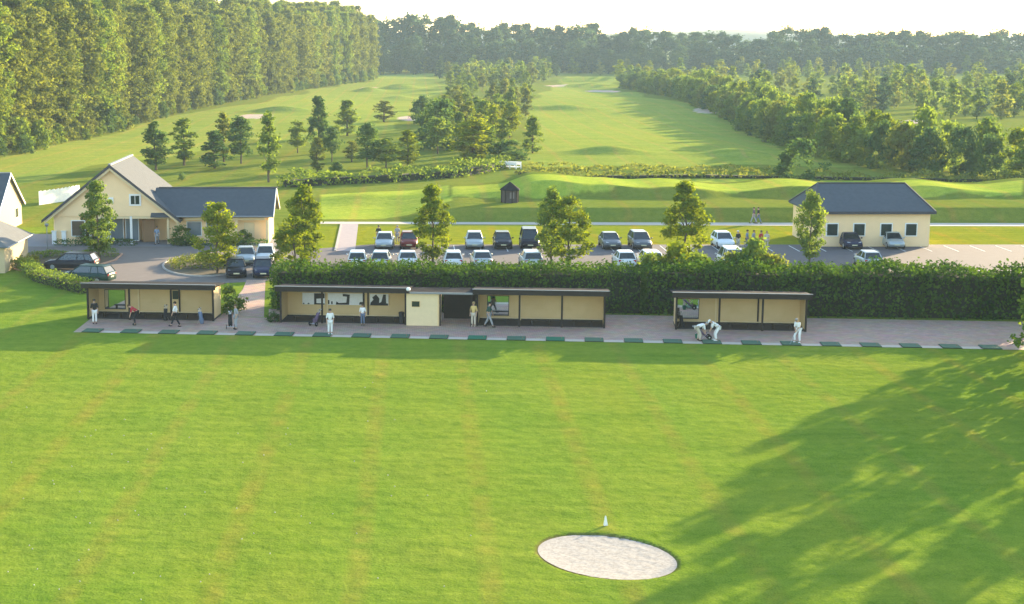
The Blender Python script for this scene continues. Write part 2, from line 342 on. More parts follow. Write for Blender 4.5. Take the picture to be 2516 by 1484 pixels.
def crown_pts(prof, z0, z1, hw, nb, nl, br, seed):
    rg = np.random.default_rng(seed); pz, pw = zip(*PROF[prof]); Ps = []; Ns = []; Lv = []; C = []
    per = max(4, nl//nb)
    for i in range(nb):
        k = rg.uniform(.02, .98); r = hw*np.interp(k, pz, pw); a = rg.uniform(0, 2*math.pi); q = r*math.sqrt(rg.uniform(.1, 1))*rg.uniform(.75, 1.05)
        c = np.array([q*math.cos(a), q*math.sin(a), z0+k*(z1-z0)]); C.append(c)
        d = rg.normal(0, 1, (per, 3)); d /= np.linalg.norm(d, axis=1)[:, None]
        rad = br*rg.uniform(.6, 1.3); q2 = rg.uniform(0, 1, (per, 1))**.4
        Ps.append(c+d*q2*rad*np.array([1, 1, .75])); out = np.array([math.cos(a)*.6, math.sin(a)*.6, .35])
        Ns.append(d*.9+out*.8); Lv.append(np.full(per, rg.uniform(.05, .95)))
    P = np.concatenate(Ps); P[:, 2] = np.maximum(P[:, 2], z0*.6+.02)
    return P, np.concatenate(Ns), np.concatenate(Lv), C
def crown_mesh(name, prof, z0, z1, hw, nb, nl, br, size, seed):
    P, Nn, Lv, C = crown_pts(prof, z0, z1, hw, nb, nl, br, seed)
    return leaves(P, Nn, size, name, Lv), C
def trunk_mesh(h, r, C, nlimb, seed, crown_z):
    rg = random.Random(seed); mb = MB(); p = Vector((0, 0, -.15)); segs = 5
    pts = [Vector((rg.uniform(-1, 1)*h*.006*i, rg.uniform(-1, 1)*h*.006*i, -.15+i*(h*.85+.15)/segs)) for i in range(segs+1)]
    for i in range(segs): mb.tube(pts[i], pts[i+1], r*(1-i/segs*.8), r*(1-(i+1)/segs*.8), 7)
    for c in rg.sample(C, min(nlimb, len(C))):
        q = Vector(c); k = max(crown_z*.8, q.z-rg.uniform(.1, .25)*h); k = min(k, h*.8)
        mb.tube((0, 0, k), q, r*.32, r*.08, 5)
    return mb
# template: (trunk mesh, crown mesh) in metres for a tree of height h
def make_tpl(kind, h, wid, clear, nb, nl, br, size, seed, r=None):
    cm, C = crown_mesh('crown', kind, h*clear, h, wid/2-br*.4, nb, nl, br, size, seed)
    tm = trunk_mesh(h, r or h*.017, C, 9, seed, h*clear)
    me = bpy.data.meshes.new('trunk'); me.from_pydata(tm.v, [], tm.f); me.update(); me.materials.append(BARK)
    return tm, me, cm, h, wid
def joined_tpl(kind, h, wid, clear, nb, nl, br, size, seed):      # one mesh, for far trees
    tm, me, cm, _, _ = make_tpl(kind, h, wid, clear, nb, nl, br, size, seed)
    bm = bmesh.new(); bm.from_mesh(cm); nf = len(bm.faces); bm.from_mesh(me); bm.faces.ensure_lookup_table()
    for i, f in enumerate(bm.faces): f.material_index = 0 if i < nf else 1
    mm = bpy.data.meshes.new('far_tree'); bm.to_mesh(mm); bm.free(); return mm, h, wid
_leafed = {}
def crown_with(cm, leaf):
    k = (cm.name, leaf)
    if k not in _leafed:
        c = cm.copy(); c.materials.clear(); c.materials.append(LEAF[leaf]); _leafed[k] = c
    return _leafed[k]
def tree(name, tpl, p, h, wid, leaf, label, group=None, cat='tree', rz=None):
    tm, me, cm, th, tw = tpl
    o = empty(name, p, random.uniform(0, 6.28) if rz is None else rz, label, cat, group)
    o.scale = (wid/tw, wid/tw, h/th)
    if me is not None: link('trunk', me, None, o)
    link('crown', crown_with(cm, leaf), None, o)
    return o
def solo(name, mm, p, h, wid, leaf, label, group, cat='tree'):
    me, th, tw = mm; k = (me.name, leaf)
    if k not in _leafed:
        c = me.copy(); c.materials.clear(); c.materials.append(LEAF[leaf]); c.materials.append(BARK); _leafed[k] = c
    o = link(name, _leafed[k]); o.location = p; o.rotation_euler = (0, 0, random.uniform(0, 6.28)); o.scale = (wid/tw, wid/tw, h/th)
    return tag(o, label, cat, group)
T = {}
for i in range(3):
    T['park%d' % i] = make_tpl(('loose', 'column', 'loose')[i], 6.8, 3.9, .12, 80, 5200, .52, .25, 20+i, .11)
    T['round%d' % i] = make_tpl('round', 6.5, 4.0, .22, 48, 2600, .66, .36, 30+i)
    T['cone%d' % i] = make_tpl('cone', 7, 3.2, .06, 56, 2600, .58, .36, 40+i)
    T['col%d' % i] = make_tpl('column', 7, 2.8, .07, 50, 2500, .56, .34, 50+i)
    T['loose%d' % i] = make_tpl('loose', 7, 3.0, .13, 42, 1700, .52, .34, 60+i)
    T['big%d' % i] = make_tpl('loose', 11, 7, .14, 46, 2600, .85, .42, 70+i)
    c, _ = crown_mesh('crown', 'bush', .05, 2.0, 1.1, 30, 1300, .42, .22, 80+i); T['bush%d' % i] = (None, None, c, 2.0, 2.4)
    c, _ = crown_mesh('crown', 'bush', .1, 6.0, 3.0, 44, 2200, .95, .5, 90+i); T['mass%d' % i] = (None, None, c, 6.0, 6.6)
for i in range(5):
    T['forest%d' % i] = make_tpl('tall', 28, 10, .05, 190, 11500, 1.2, .56, 100+i, .32)
FAR = [joined_tpl('round' if i % 2 else 'tall', 26, 18, .03, 95, 3400, 2.5, 1.35, 120+i) for i in range(4)]
YNG = [joined_tpl(['round', 'cone', 'loose', 'bush'][i], 9, 5.2, .08, 34, 900, .9, .75, 140+i) for i in range(4)]
def hedge_mesh(path, wd, h, dens, size, name, hvar=.15, seed=1, z0=0.0):
    """leafy box following a list of (x,y) points"""
    rg = np.random.default_rng(seed); P = []; Nn = []
    for (x0, y0), (x1, y1) in zip(path[:-1], path[1:]):
        Ln = math.hypot(x1-x0, y1-y0); d = np.array([(x1-x0)/Ln, (y1-y0)/Ln]); nrm = np.array([-d[1], d[0]])
        def put(n, s, l, z, normal, dep):
            k = len(s); top = h*(1+hvar*(np.sin((x0+s)*1.3)+np.sin((x0+s)*.51+2))*.5+rg.normal(0, .05, k))
            zz = np.minimum(z, 1)*top; 
            xy_ = np.array([x0, y0])+s[:, None]*d+l[:, None]*nrm+rg.normal(0, .10*dep, (k, 2))
            P.append(np.column_stack([xy_, zz+z0+rg.normal(0, .05, k)])); Nn.append(np.tile(np.array(normal, float), (k, 1)))
        n = int(Ln*h*dens); put(n, rg.uniform(0, Ln, n), np.full(n, -wd/2)+rg.exponential(.12, n), rg.uniform(0, 1, n), (-nrm[0], -nrm[1], .35), 1)
        put(n, rg.uniform(0, Ln, n), np.full(n, wd/2)-rg.exponential(.12, n), rg.uniform(0, 1, n), (nrm[0], nrm[1], .35), 1)
        n = int(Ln*wd*dens*1.6); put(n, rg.uniform(0, Ln, n), rg.uniform(-wd/2, wd/2, n), 1-rg.exponential(.05, n), (0, 0, 1), 1)
        n = int(wd*h*dens)
        for e in (0, Ln): put(n, np.full(n, e, float)+rg.normal(0, .1, n), rg.uniform(-wd/2, wd/2, n), rg.uniform(0, 1, n), (d[0]*(1 if e else -1), d[1]*(1 if e else -1), .3), 1)
    P = np.concatenate(P); Nn = np.concatenate(Nn)
    lv = .5+.35*np.sin(P[:, 0]*1.9+np.sin(P[:, 2]*2.1)*1.5)*np.sin(P[:, 2]*1.7+P[:, 0]*.6)
    return leaves(P, Nn, size, name, lv)
def hedge(name, path, wd, h, dens, size, leaf, label, seed=1, hvar=.15, z0=0, cat='hedge', group=None):
    o = link(name, hedge_mesh(path, wd, h, dens, size, name, hvar, seed, z0), LEAF[leaf]); tag(o, label, cat, group)
    if h > .9:
        mb = MB(); k = .72 if h > 3 else .5
        pts = [Vector((*p, 0)) for p in path]; q0 = []
        for i, p in enumerate(pts):
            d = ((pts[min(i+1, len(pts)-1)]-pts[max(i-1, 0)])).normalized(); n = Vector((-d.y, d.x, 0))*wd*.5*k
            e = d*.3 if i == 0 else (-d*.3 if i == len(pts)-1 else d*0)
            q0.append([tuple(p+e-n+Vector((0, 0, z0-.3))), tuple(p+e+n+Vector((0, 0, z0-.3))), tuple(p+e+n*.8+Vector((0, 0, z0+h*(.86 if h > 3 else .6)))), tuple(p+e-n*.8+Vector((0, 0, z0+h*(.86 if h > 3 else .6))))])
        mb.loft(q0).build('twig_core', TWIG, o)  # solid core added inside the hollow leaf shell to stop sun passing
    return o
# ------------------------------------------------------------------ forest on the left
FE = [GT(*p) for p in ((-260, 455), (-120, 415), (0, 384), (150, 352), (300, 314), (430, 277), (560, 250), (700, 226), (800, 212), (870, 203), (925, 192))]
def along(pts, step):
    out = []; acc = 0
    for a, b2 in zip(pts[:-1], pts[1:]):
        ln = (b2-a).length; d = (b2-a)/ln; s = -acc
        while s+step <= ln: s += step; out.append((a+d*s, d))
        acc = ln-s
    return out
nf = 0
for off, step in ((3.5, 4.9), (9.5, 5.6), (16.5, 7.2), (25, 9)):
    for p, d in along(FE, step):
        nrm = Vector((-d.y, d.x, 0)); q = p+nrm*(off+random.uniform(-2.6, 2.6))+d*random.uniform(-2.2, 2.2)
        k = min(1, max(0, (q.y-270)/450)); hh = random.uniform(24.5, 29)+k*3+(off > 8)*2.5+(off > 14)*2
        q.z = hz(q.x, q.y); nf += 1
        tree('forest_tree', T['forest%d' % random.randrange(5)], q, hh, random.uniform(8.5, 12.5), random.choice(['forest']*7+['mid', 'mid', 'olive']),
             'tall dense broadleaf tree in the wood along the left fairway', 'trees of the wood on the left')
ns = 0
for p, d in along(FE, 4.3):
    nrm = Vector((-d.y, d.x, 0)); q = p+nrm*random.uniform(-2.2, .8); q.z = hz(q.x, q.y); s_ = random.uniform(1.8, 4.6)
    tree('edge_shrub', T['mass%d' % random.randrange(3)], q, s_*random.uniform(.9, 1.5), s_*1.3, random.choice(['mid', 'dark', 'forest', 'olive']),
         'leafy shrub at the foot of the tall wood beside the fairway', 'shrubs along the edge of the wood', 'shrub')
# ------------------------------------------------------------------ far tree line and young plantation
def topline(px):
    return float(np.interp(px, [900, 935, 1000, 1080, 1150, 1185, 1230, 1270, 1330, 1400, 1450, 1475, 1500, 1560, 1640, 1700, 1760, 1800, 1860, 1885, 1920, 1990, 2080, 2180, 2300, 2420, 2560],
        [70, 45, 38, 42, 48, 66, 62, 55, 70, 64, 62, 86, 92, 68, 76, 80, 78, 92, 98, 84, 66, 66, 84, 74, 88, 78, 84]))
px = 905
while px < 2640:
    Y = random.uniform(900, 940); X = (px-CX)*Y/F; q = Vector((X, Y, hz(X, Y))); h_ = ZAT(topline(px)+random.uniform(-7, 7), Y)-q.z
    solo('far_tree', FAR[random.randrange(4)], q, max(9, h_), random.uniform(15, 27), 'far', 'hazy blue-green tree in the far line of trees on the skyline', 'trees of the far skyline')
    px += random.uniform(20, 40)
px = 900
while px < 2640:
    Y = random.uniform(860, 890); X = (px-CX)*Y/F; q = Vector((X, Y, hz(X, Y))); h_ = (ZAT(topline(px), Y)-q.z)*random.uniform(.5, .75)
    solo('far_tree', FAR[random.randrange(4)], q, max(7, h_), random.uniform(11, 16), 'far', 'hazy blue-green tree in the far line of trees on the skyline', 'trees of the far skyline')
    px += random.uniform(34, 60)
PLA = [(948, 172), (948, 181), (1010, 180), (1055, 184), (1105, 202), (1150, 214), (1300, 212), (1390, 186), (1520, 185), (1520, 170)]
PLB = [(1520, 172), (1520, 215), (1640, 225), (1760, 240), (1900, 258), (2060, 280), (2560, 300), (2560, 172)]
def fill(poly, n, mind):
    W_ = [tuple(G(*p)[:2]) for p in poly]; xs = [p[0] for p in W_]; ys = [p[1] for p in W_]; out = []; tries = 0
    while len(out) < n and tries < n*60:
        tries += 1; pxx = random.uniform(min(p[0] for p in poly), max(p[0] for p in poly)); pyy = random.uniform(min(p[1] for p in poly), max(p[1] for p in poly))
        p = G(pxx, pyy)
        if not pip(np.array([p.x]), np.array([p.y]), W_)[0]: continue
        if all((p.x-q.x)**2+(p.y-q.y)**2 > mind*mind for q in out): out.append(p)
    return out
for p in fill(PLA, 130, 4.0)+fill(PLB, 165, 4.5):
    p.z = hz(p.x, p.y); s_ = random.uniform(.75, 1.25); 
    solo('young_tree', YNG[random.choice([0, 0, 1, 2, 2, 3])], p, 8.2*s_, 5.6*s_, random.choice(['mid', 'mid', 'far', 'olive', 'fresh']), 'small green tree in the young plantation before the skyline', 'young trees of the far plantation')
# right-hand row along the second fairway
RR = [GT(*p) for p in ((1522, 214), (1580, 224), (1650, 238), (1720, 258), (1790, 285), (1840, 318), (1890, 344), (1960, 362), (2060, 392), (2200, 420), (2560, 450))]
for off in (0, 5.5):
    for p, d in along(RR, 5.0 if off == 0 else 6.2):
        nrm = Vector((-d.y, d.x, 0)); q = p+(nrm if nrm.x > 0 or nrm.y > 0 else -nrm)*(off+random.uniform(-.8, 1.2)); q.z = hz(q.x, q.y); s_ = random.uniform(.8, 1.2)
        if q.y < 205: continue
        tree('row_tree', T['mass%d' % random.randrange(3)], q, random.uniform(4.2, 7.6) if off == 0 else random.uniform(6.5, 9.2), random.uniform(5.5, 8.4), random.choice(['mid', 'dark', 'mid', 'mid', 'olive', 'fresh']), 'rounded bushy tree in the belt right of the wide fairway', 'trees of the belt right of the fairway')
# clump between the fairways
CL = [(1040, 268), (1110, 220), (1180, 206), (1290, 206), (1305, 262), (1290, 320), (1240, 372), (1190, 392), (1120, 380), (1090, 320)]
for p in fill(CL, 58, 3.2):
    p.z = hz(p.x, p.y); s_ = random.uniform(.75, 1.2)
    k = random.choice(['cone', 'loose', 'round', 'round', 'col']); hh = random.uniform(4.4, 7.6)
    tree('copse_tree', T[k+str(random.randrange(3))], p, hh, random.uniform(3.6, 5.6), random.choice(['mid', 'fresh', 'olive', 'mid']), 'leafy tree in the copse between the two fairways', 'trees of the copse between the fairways')
def spot(name, kind, x, yb, yt, wpx, leaf, label, group='scattered trees on the left fairway', cat='tree'):
    p = GT(x, yb); h = ZAT(yt, p.y)-p.z; return tree(name, T[kind], p, h, wpx*MPP(yb)*(1.06 if name == 'park_tree' else 1.28), leaf, label, group, cat)
spot('fairway_tree', 'col0', 383, 418, 300, 60, 'dark', 'dark columnar tree just right of the clubhouse gable ridge')
spot('fairway_tree', 'loose0', 452, 407, 292, 68, 'mid', 'ragged tree behind the left end of the low wing roof')
spot('fairway_tree', 'cone0', 527, 412, 322, 70, 'dark', 'dark low-branched conical tree above the middle of the wing roof')
spot('fairway_tree', 'loose1', 550, 398, 276, 52, 'olive', 'pale olive tree rising just behind the dark conical one')
spot('fairway_tree', 'round0', 592, 402, 290, 72, 'dark', 'dark round-crowned tree on a thin bare trunk')
spot('fairway_tree', 'loose2', 660, 448, 276, 62, 'mid', 'tall slender light green tree near the right end of the wing roof')
spot('fairway_tree', 'round1', 731, 376, 298, 50, 'mid', 'small round tree with bare trunk left of the tallest spire-shaped one')
spot('fairway_tree', 'cone1', 783, 378, 238, 56, 'dark', 'tallest spire-shaped dark tree in the left fairway')
spot('fairway_tree', 'round2', 815, 398, 314, 46, 'dark', 'small dark tree on a bare trunk right of the spire-shaped one')
spot('fairway_tree', 'loose0', 780, 428, 338, 46, 'olive', 'small brownish tree below the spire-shaped one')
spot('fairway_tree', 'cone2', 853, 334, 246, 60, 'mid', 'lone broad tree on a trunk in the open part of the fairway')
spot('fairway_tree', 'loose1', 943, 300, 248, 56, 'olive', 'sparse lone tree nearest the far end of the left fairway')
spot('fairway_tree', 'round0', 902, 414, 306, 66, 'dark', 'dark round tree on a straight trunk near the ditch shrubs')
spot('fairway_tree', 'round1', 948, 413, 340, 64, 'mid', 'bushy mid-green tree touching the dark round one')
spot('fairway_tree', 'loose2', 864, 398, 346, 42, 'olive', 'thin brownish sapling left of the dark round tree')
spot('fairway_tree', 'col1', 1002, 408, 322, 54, 'fresh', 'light green narrow tree left of the large dark bush')
spot('copse_bush', 'mass0', 1078, 368, 250, 110, 'dark', 'largest dark green bush at the front of the copse', 'trees of the copse between the fairways')
spot('copse_bush', 'mass1', 1036, 305, 238, 58, 'dark', 'dark round bush behind and left of the largest bush', 'trees of the copse between the fairways')
spot('copse_tree', 'round2', 1075, 378, 292, 66, 'mid', 'grey-green tree standing before the largest dark bush', 'trees of the copse between the fairways')
spot('copse_tree', 'col2', 1160, 402, 290, 92, 'fresh', 'broad pale green tree at the front right of the copse', 'trees of the copse between the fairways')
spot('copse_bush', 'mass2', 1246, 404, 346, 100, 'dark', 'low dark bush right behind the white footbridge', 'trees of the copse between the fairways', 'bush')
spot('fairway_tree', 'cone0', 1308, 376, 286, 50, 'mid', 'lone conical tree at the left edge of the wide fairway', 'lone trees beside the wide fairway')
spot('ditch_tree', 'mass0', 1962, 452, 348, 110, 'dark', 'large dark bushy tree at the right end of the ditch', 'lone trees beside the wide fairway')
spot('ditch_tree', 'col1', 1918, 440, 398, 26, 'mid', 'small upright shrub left of the large dark tree by the ditch', 'lone trees beside the wide fairway', 'shrub')
spot('ditch_shrub', 'mass1', 827, 440, 400, 40, 'dark', 'dark round shrub on the bank of scrub', 'shrubs in the left rough', 'shrub')
spot('ditch_shrub', 'bush0', 447, 443, 426, 18, 'dark', 'tiny dark shrub in the grass above the wing roof', 'shrubs in the left rough', 'shrub')
spot('ditch_shrub', 'bush1', 1565, 503, 470, 34, 'mid', 'small shrub on the grassy mound left of the third car park tree', 'shrubs on the mounds', 'shrub')
spot('ditch_shrub', 'bush2', 1985, 520, 500, 40, 'mid', 'low shrub on the mound before the right-hand house', 'shrubs on the mounds', 'shrub')
for x, y, t_, wd in ((1740, 505, 478, 60), (1770, 512, 490, 40)):
    spot('ditch_shrub', 'bush1', x, y, t_, wd, 'mid', 'one of two shrubs on the bank right of the big car park tree', 'pair of shrubs on the bank', 'shrub')
hedge('scrub_strip', [xy(GT(*p)) for p in ((700, 460), (820, 452), (960, 446), (1100, 436), (1180, 424), (1235, 408))], 4.0, 1.5, 7, .5, 'mid', 'rough green scrub strip below the copse', 3, .55, 0, 'scrub')
hedge('ditch_scrub', [xy(G(*p, 0)) for p in ((1275, 428), (1400, 440), (1550, 438), (1700, 436), (1930, 440), (2300, 446), (2560, 450))], 2.5, 1.35, 6, .5, 'olive', 'long strip of dark scrub in the ditch below the wide fairway', 4, .45, -.4, 'scrub')
hedge('reed_strip', [xy(G(*p)) for p in ((1285, 412), (1450, 418), (1700, 420), (1920, 424))], 1.6, .8, 6, .5, 'olive', 'thin strip of long grass at the near end of the wide fairway', 5, .5, -.1, 'scrub')
# ------------------------------------------------------------------ main hedge
HA, HB = G(655, 783), G(2700, 800)
hp = [xy(G(x, np.interp(x, [655, 1570, 2000, 2700], [779, 790, 800, 812]))+Vector((0, 1.55, 0))) for x in (662, 1165)]
def HPt(x): return xy(G(x, float(np.interp(x, [655, 1570, 2000, 2700], [781, 788, 795, 806])))+Vector((0, 4.6, 0)))
hedge('clipped_hedge', [HPt(x) for x in (664, 900, 1100, 1300, 1600)], 4.0, 3.2, 46, .24, 'hedge', 'long tall clipped dark green hedge behind the wooden shelters', 6, .05)
hedge('overgrown_hedge', [HPt(x) for x in (1603, 1800, 2000, 2300, 2680)], 4.2, 3.4, 40, .28, 'hedge', 'taller looser hedge continuing to the right behind the last shelter', 7, .10)
for x, yt, wd, lf, lab in ((1640, 628, 120, 'mid', 'low bush on the hedge top left of the rightmost car park tree'), (1842, 626, 130, 'olive', 'loose yellow-green bush on the hedge below the group by the car park'), (1700, 596, 140, 'fresh', 'pale rounded bush rising above the hedge beneath the rightmost car park tree'), (1760, 622, 140, 'mid', 'mid-green bush growing out of the hedge before the white van'), (1905, 592, 150, 'mid', 'feathery green bush above the hedge by the bicycles'), (1960, 630, 140, 'olive', 'yellowish bush in the hedge above the last golfer')):
    hx, hy = HPt(x); hy += 3.6; h_ = ZAT(yt, hy); o = tree('hedge_bush', T['mass%d' % random.randrange(3)], Vector((hx, hy, 0)), h_, wd*MPP(780), lf, lab, 'bushes growing out of the hedge', 'bush')
hedge('low_hedge', [xy(G(*p)) for p in ((60, 662), (90, 690), (150, 708), (214, 722))], 1.3, 1.05, 60, .16, 'mid', 'curved low hedge between the car park and the left lawn', 8)
hedge('bed_shrubs', [xy(G(*p)) for p in ((76, 640), (110, 632), (200, 630), (285, 631))], 1.1, .6, 60, .16, 'mid', 'low planting in the brick-edged bed behind the black estate car', 9, .4)
hedge('bed_shrubs', [xy(G(*p)) for p in ((50, 664), (75, 648))], 1.8, .8, 50, .2, 'olive', 'brownish shrubs at the foot of the cream outbuilding', 9, .4)
hedge('house_hedge', [xy(G(*p)) for p in ((135, 604), (330, 604))], .9, .55, 60, .17, 'dark', 'low dark hedge before the gabled clubhouse front', 10, .2)
hedge('house_hedge', [xy(G(*p)) for p in ((440, 604), (655, 606))], .9, .55, 60, .17, 'dark', 'low dark hedge before the clubhouse wing', 11, .2)
o = hedge('island_planting', [xy(G(*p)) for p in ((425, 655), (500, 652), (570, 656))], 4.4, .75, 46, .18, 'olive', 'low brownish-green shrubs filling the car park island', 12, .4)
for (x, yb, yt, wd, lf, lab) in ((568, 768, 702, 62, 'mid', 'light green bush beside the path right of the left shelter'), (670, 790, 768, 40, 'dark', 'dark low plant at the hedge corner left of the poster shelter'),
    (450, 602, 555, 60, 'mid', 'green shrub against the clubhouse wing left of the car park tree'), (600, 602, 568, 40, 'mid', 'small shrub at the porch post of the clubhouse wing'), (215, 600, 560, 60, 'dark', 'dark shrub by the clubhouse window')):
    spot('garden_shrub', 'bush%d' % random.randrange(3), x, yb, yt, wd, lf, lab, None, 'shrub')
# ------------------------------------------------------------------ car park trees
for x, yb, yt, wd, k, lf, lab in ((242, 640, 448, 108, 'park0', 'mid', 'slim street tree before the clubhouse gable'), (534, 672, 492, 122, 'park1', 'fresh', 'street tree on the planted island before the clubhouse wing'),
    (748, 650, 458, 118, 'park2', 'fresh', 'taller rear tree of the pair right of the clubhouse'), (724, 672, 528, 112, 'park1', 'fresh', 'shorter front tree of the pair right of the clubhouse'),
    (1062, 655, 458, 116, 'park0', 'fresh', 'car park tree left of the dark octagonal hut'), (1354, 650, 462, 96, 'park2', 'mid', 'darker rear tree of the pair in the middle of the car park'),
    (1396, 662, 478, 118, 'park1', 'fresh', 'yellow-green front tree of the pair in the middle of the car park'), (1680, 660, 450, 138, 'park0', 'fresh', 'broad yellow-green tree at the right of the car park'),
    (1988, 650, 470, 90, 'park2', 'mid', 'tree before the hipped roof house at the right')):
    spot('park_tree', k, x, yb, yt, wd, lf, lab, 'young trees of the car park')
for q, hh, wd in (((45.4, 108.0), 8.6, 5.2), ((43.0, 102.8), 8.0, 5.0), ((41.0, 97.6), 8.8, 6.6), ((38.6, 93.2), 8.4, 6.0), ((38.4, 88.0), 9.2, 7), ((38.0, 82.6), 9.4, 7.4), ((40.0, 77.5), 9.8, 7.5), ((46.5, 96), 9.4, 7), ((46, 87), 9.8, 7)):
    tree('range_tree', T['big%d' % random.randrange(3)], Vector((*q, 0)), hh, wd, 'mid', 'tall broadleaf tree at the right edge of the range throwing long shade', 'trees right of the range')
# ------------------------------------------------------------------ golf shelters
cream = mat('cream_boards', (.78, .56, .28), .75, var=.1, scale=2.5)
cream_lt = mat('cream_paint', (.72, .57, .34), .7, var=.08, scale=3)
dkwood = mat('dark_stained_wood', (.022, .016, .012), .7, var=.3, scale=8)
roofm = mat('felt_roof', (.022, .022, .025), .95, var=.2, scale=4, spec=.05)
trimg = mat('grey_metal_trim', (.24, .25, .26), .55, .2, var=.1)
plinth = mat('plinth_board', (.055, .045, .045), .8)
mir = mat('mirror_glass', (.86, .88, .86), .03, 1.0, var=.01)
blk = mat('black_print', (.02, .02, .022), .6); wht = mat('white_print', (.72, .72, .74), .6)
whitep = mat('white_paint', (.80, .79, .76), .5, var=.05)
def board_mat():
    m, t, b = base_mat('cream_cladding'); tc = t.nodes.new('ShaderNodeTexCoord'); wv = t.nodes.new('ShaderNodeTexWave'); wv.bands_direction = 'Z'; wv.wave_profile = 'SAW'
    wv.inputs['Scale'].default_value = 1.1; wv.inputs['Distortion'].default_value = .1
    nz = t.nodes.new('ShaderNodeTexNoise'); nz.inputs['Scale'].default_value = 1.4; nz.inputs['Detail'].default_value = 5
    mx = t.nodes.new('ShaderNodeMix'); mx.data_type = 'RGBA'; mx.inputs[6].default_value = (.58, .41, .19, 1); mx.inputs[7].default_value = (.70, .51, .27, 1)
    t.links.new(tc.outputs['Object'], nz.inputs[0]); t.links.new(tc.outputs['Object'], wv.inputs[0]); t.links.new(nz.outputs['Fac'], mx.inputs[0]); t.links.new(mx.outputs[2], b.inputs['Base Color'])
    bp = t.nodes.new('ShaderNodeBump'); bp.inputs['Strength'].default_value = .3; bp.inputs['Distance'].default_value = .02; t.links.new(wv.outputs['Fac'], bp.inputs['Height']); t.links.new(bp.outputs[0], b.inputs['Normal'])
    b.inputs['Roughness'].default_value = .75; return m
CLAD = board_mat()
TP = 5.1          # depth of the front posts on the terrace
def shelter(x0, x1, label, mirror=None, nb=3, dz=0):
    s0, s1 = SX(x0, TP), SX(x1, TP); Ln = s1-s0; D = 2.6; o = empty('golf_shelter', TL(s0, TP), RZ, label, 'shelter', 'open-fronted shelters along the tee line')
    bw = Ln/nb; hf, hb = 2.62, 2.28
    for i in range(nb+1):
        MB().box(bw*i, 0, 0, .13, .13, hf-.12).build('post', dkwood, o, bevel=.01)
    wz0, wz1 = .14, 2.26
    MB().box(Ln/2, D, wz0, Ln-.02, .06, wz1-wz0).build('back_wall', CLAD, o)
    MB().box(Ln/2, D, .02, Ln, .08, wz0-.024).build('base_board', plinth, o)
    MB().box(Ln/2, D/2+.1, .012, Ln-.16, D-.2, .02).build('floor', plinth, o)  # dark matting, its tone also standing in for shade under the roof
    for i in range(1, nb): MB().box(bw*i, D-.075, .02, .10, .08, wz1-.03).build('wall_post', cream_lt if i % 2 else dkwood, o)
    MB().box(Ln/2, D-.09, wz0+.01, Ln-.2, .12, .06).build('ledge', cream_lt, o)
    for sx in (.0, Ln):
        MB().box(sx+(.03 if sx == 0 else -.03), D/2+.03, wz0, .05, D-.14, wz1-wz0-.02).build('side_wall', CLAD, o)
        MB().box(sx+(.03 if sx == 0 else -.03), D/2+.03, .02, .07, D-.14, wz0-.025).build('side_base', plinth, o)
    a = (hb-hf)/(D+.85)
    MB().ext_x([(-.5, hf-.02), (-.5, hf+.06), (D+.35, hb+.06), (D+.35, hb-.02)], -.3, Ln+.3).build('roof', roofm, o)
    MB().box(Ln/2, -.53, hf-.30, Ln+.62, .05, .36).build('fascia', dkwood, o)
    MB().box(Ln/2, -.535, hf+.062, Ln+.66, .12, .035).build('roof_trim', trimg, o)
    for i in range(nb*2): x_ = (i+.5)*bw/2; MB().ext_x([(-.4, hf-.03), (D+.2, hb+.0), (D+.2, hb-.10), (-.4, hf-.13)], x_-.035, x_+.035).build('rafter', dkwood, o)
    if mirror is not None:
        c = mirror
        MB().box(c, D-.055, .32, 1.56, .04, 1.46).build('mirror_frame', dkwood, o)
        MB().box(c, D-.085, .36, 1.48, .02, 1.38).build('mirror', mir, o)
    return o, Ln, bw, D
s1, L1, B1, D1 = shelter(217, 524, 'open wooden shelter at the far left of the tee line', 1.30*.98)
s2, L2, B2, D2 = shelter(690, 996, 'shelter with three posters on its cream back wall')
s3, L3, B3, D3 = shelter(1172, 1484, 'shelter right of the cream booth with a mirror at its left', 1.35)
s4, L4, B4, D4 = shelter(1660, 1978, 'rightmost wooden shelter with two bent golfers in front', .98)
# posters of shelter 2: thing hung on the wall
def on_shelter(o, x, y, z): return o.matrix_basis @ Vector((x, y, z))
for o in (s1, s2, s3, s4): pass
bpy.context.view_layer.update()
def poster(x0, x1, shapes, label):
    o = empty('poster', s2.matrix_world @ Vector(((x0+x1)/2, D2-.14, .93)), RZ, label, 'poster', 'posters in the second shelter')
    wd = x1-x0; MB().box(0, 0, 0, wd, .03, .84).build('board', wht, o)
    mb = MB()
    for poly in shapes: mb.ext_y([(wd*(u-.5), .84*v) for u, v in poly], -.024, -.017)
    mb.build('print', blk, o)
poster(1.15, 2.80, [[(.02, .02), (.10, .02), (.08, .12), (.03, .12)], [(.22, .02), (.32, .02), (.30, .13), (.24, .12)], [(.52, .0), (.98, .0), (.98, .1), (.62, .12), (.62, .5), (.98, .55), (.98, .97), (.52, .97)]], 'poster with black shape at its right, leftmost of the three')
poster(3.02, 5.58, [[(.0, .05), (.04, .05), (.04, .4), (.0, .4)], [(.09, .05), (.13, .05), (.13, .3), (.09, .3)], [(.22, .02), (.6, .02), (.62, .9), (.42, .95), (.42, .75), (.54, .72), (.52, .2), (.3, .16), (.24, .3)], [(.88, .05), (.99, .05), (.99, .28), (.9, .28)]], 'widest poster, in the middle bay')
poster(6.05, 7.40, [[(.02, .0), (.98, .0), (.98, .18), (.88, .2), (.86, .95), (.72, .95), (.62, .3), (.5, .22), (.52, .6), (.34, .95), (.14, .7), (.2, .5), (.05, .25)]], 'mostly black poster, rightmost of the three')
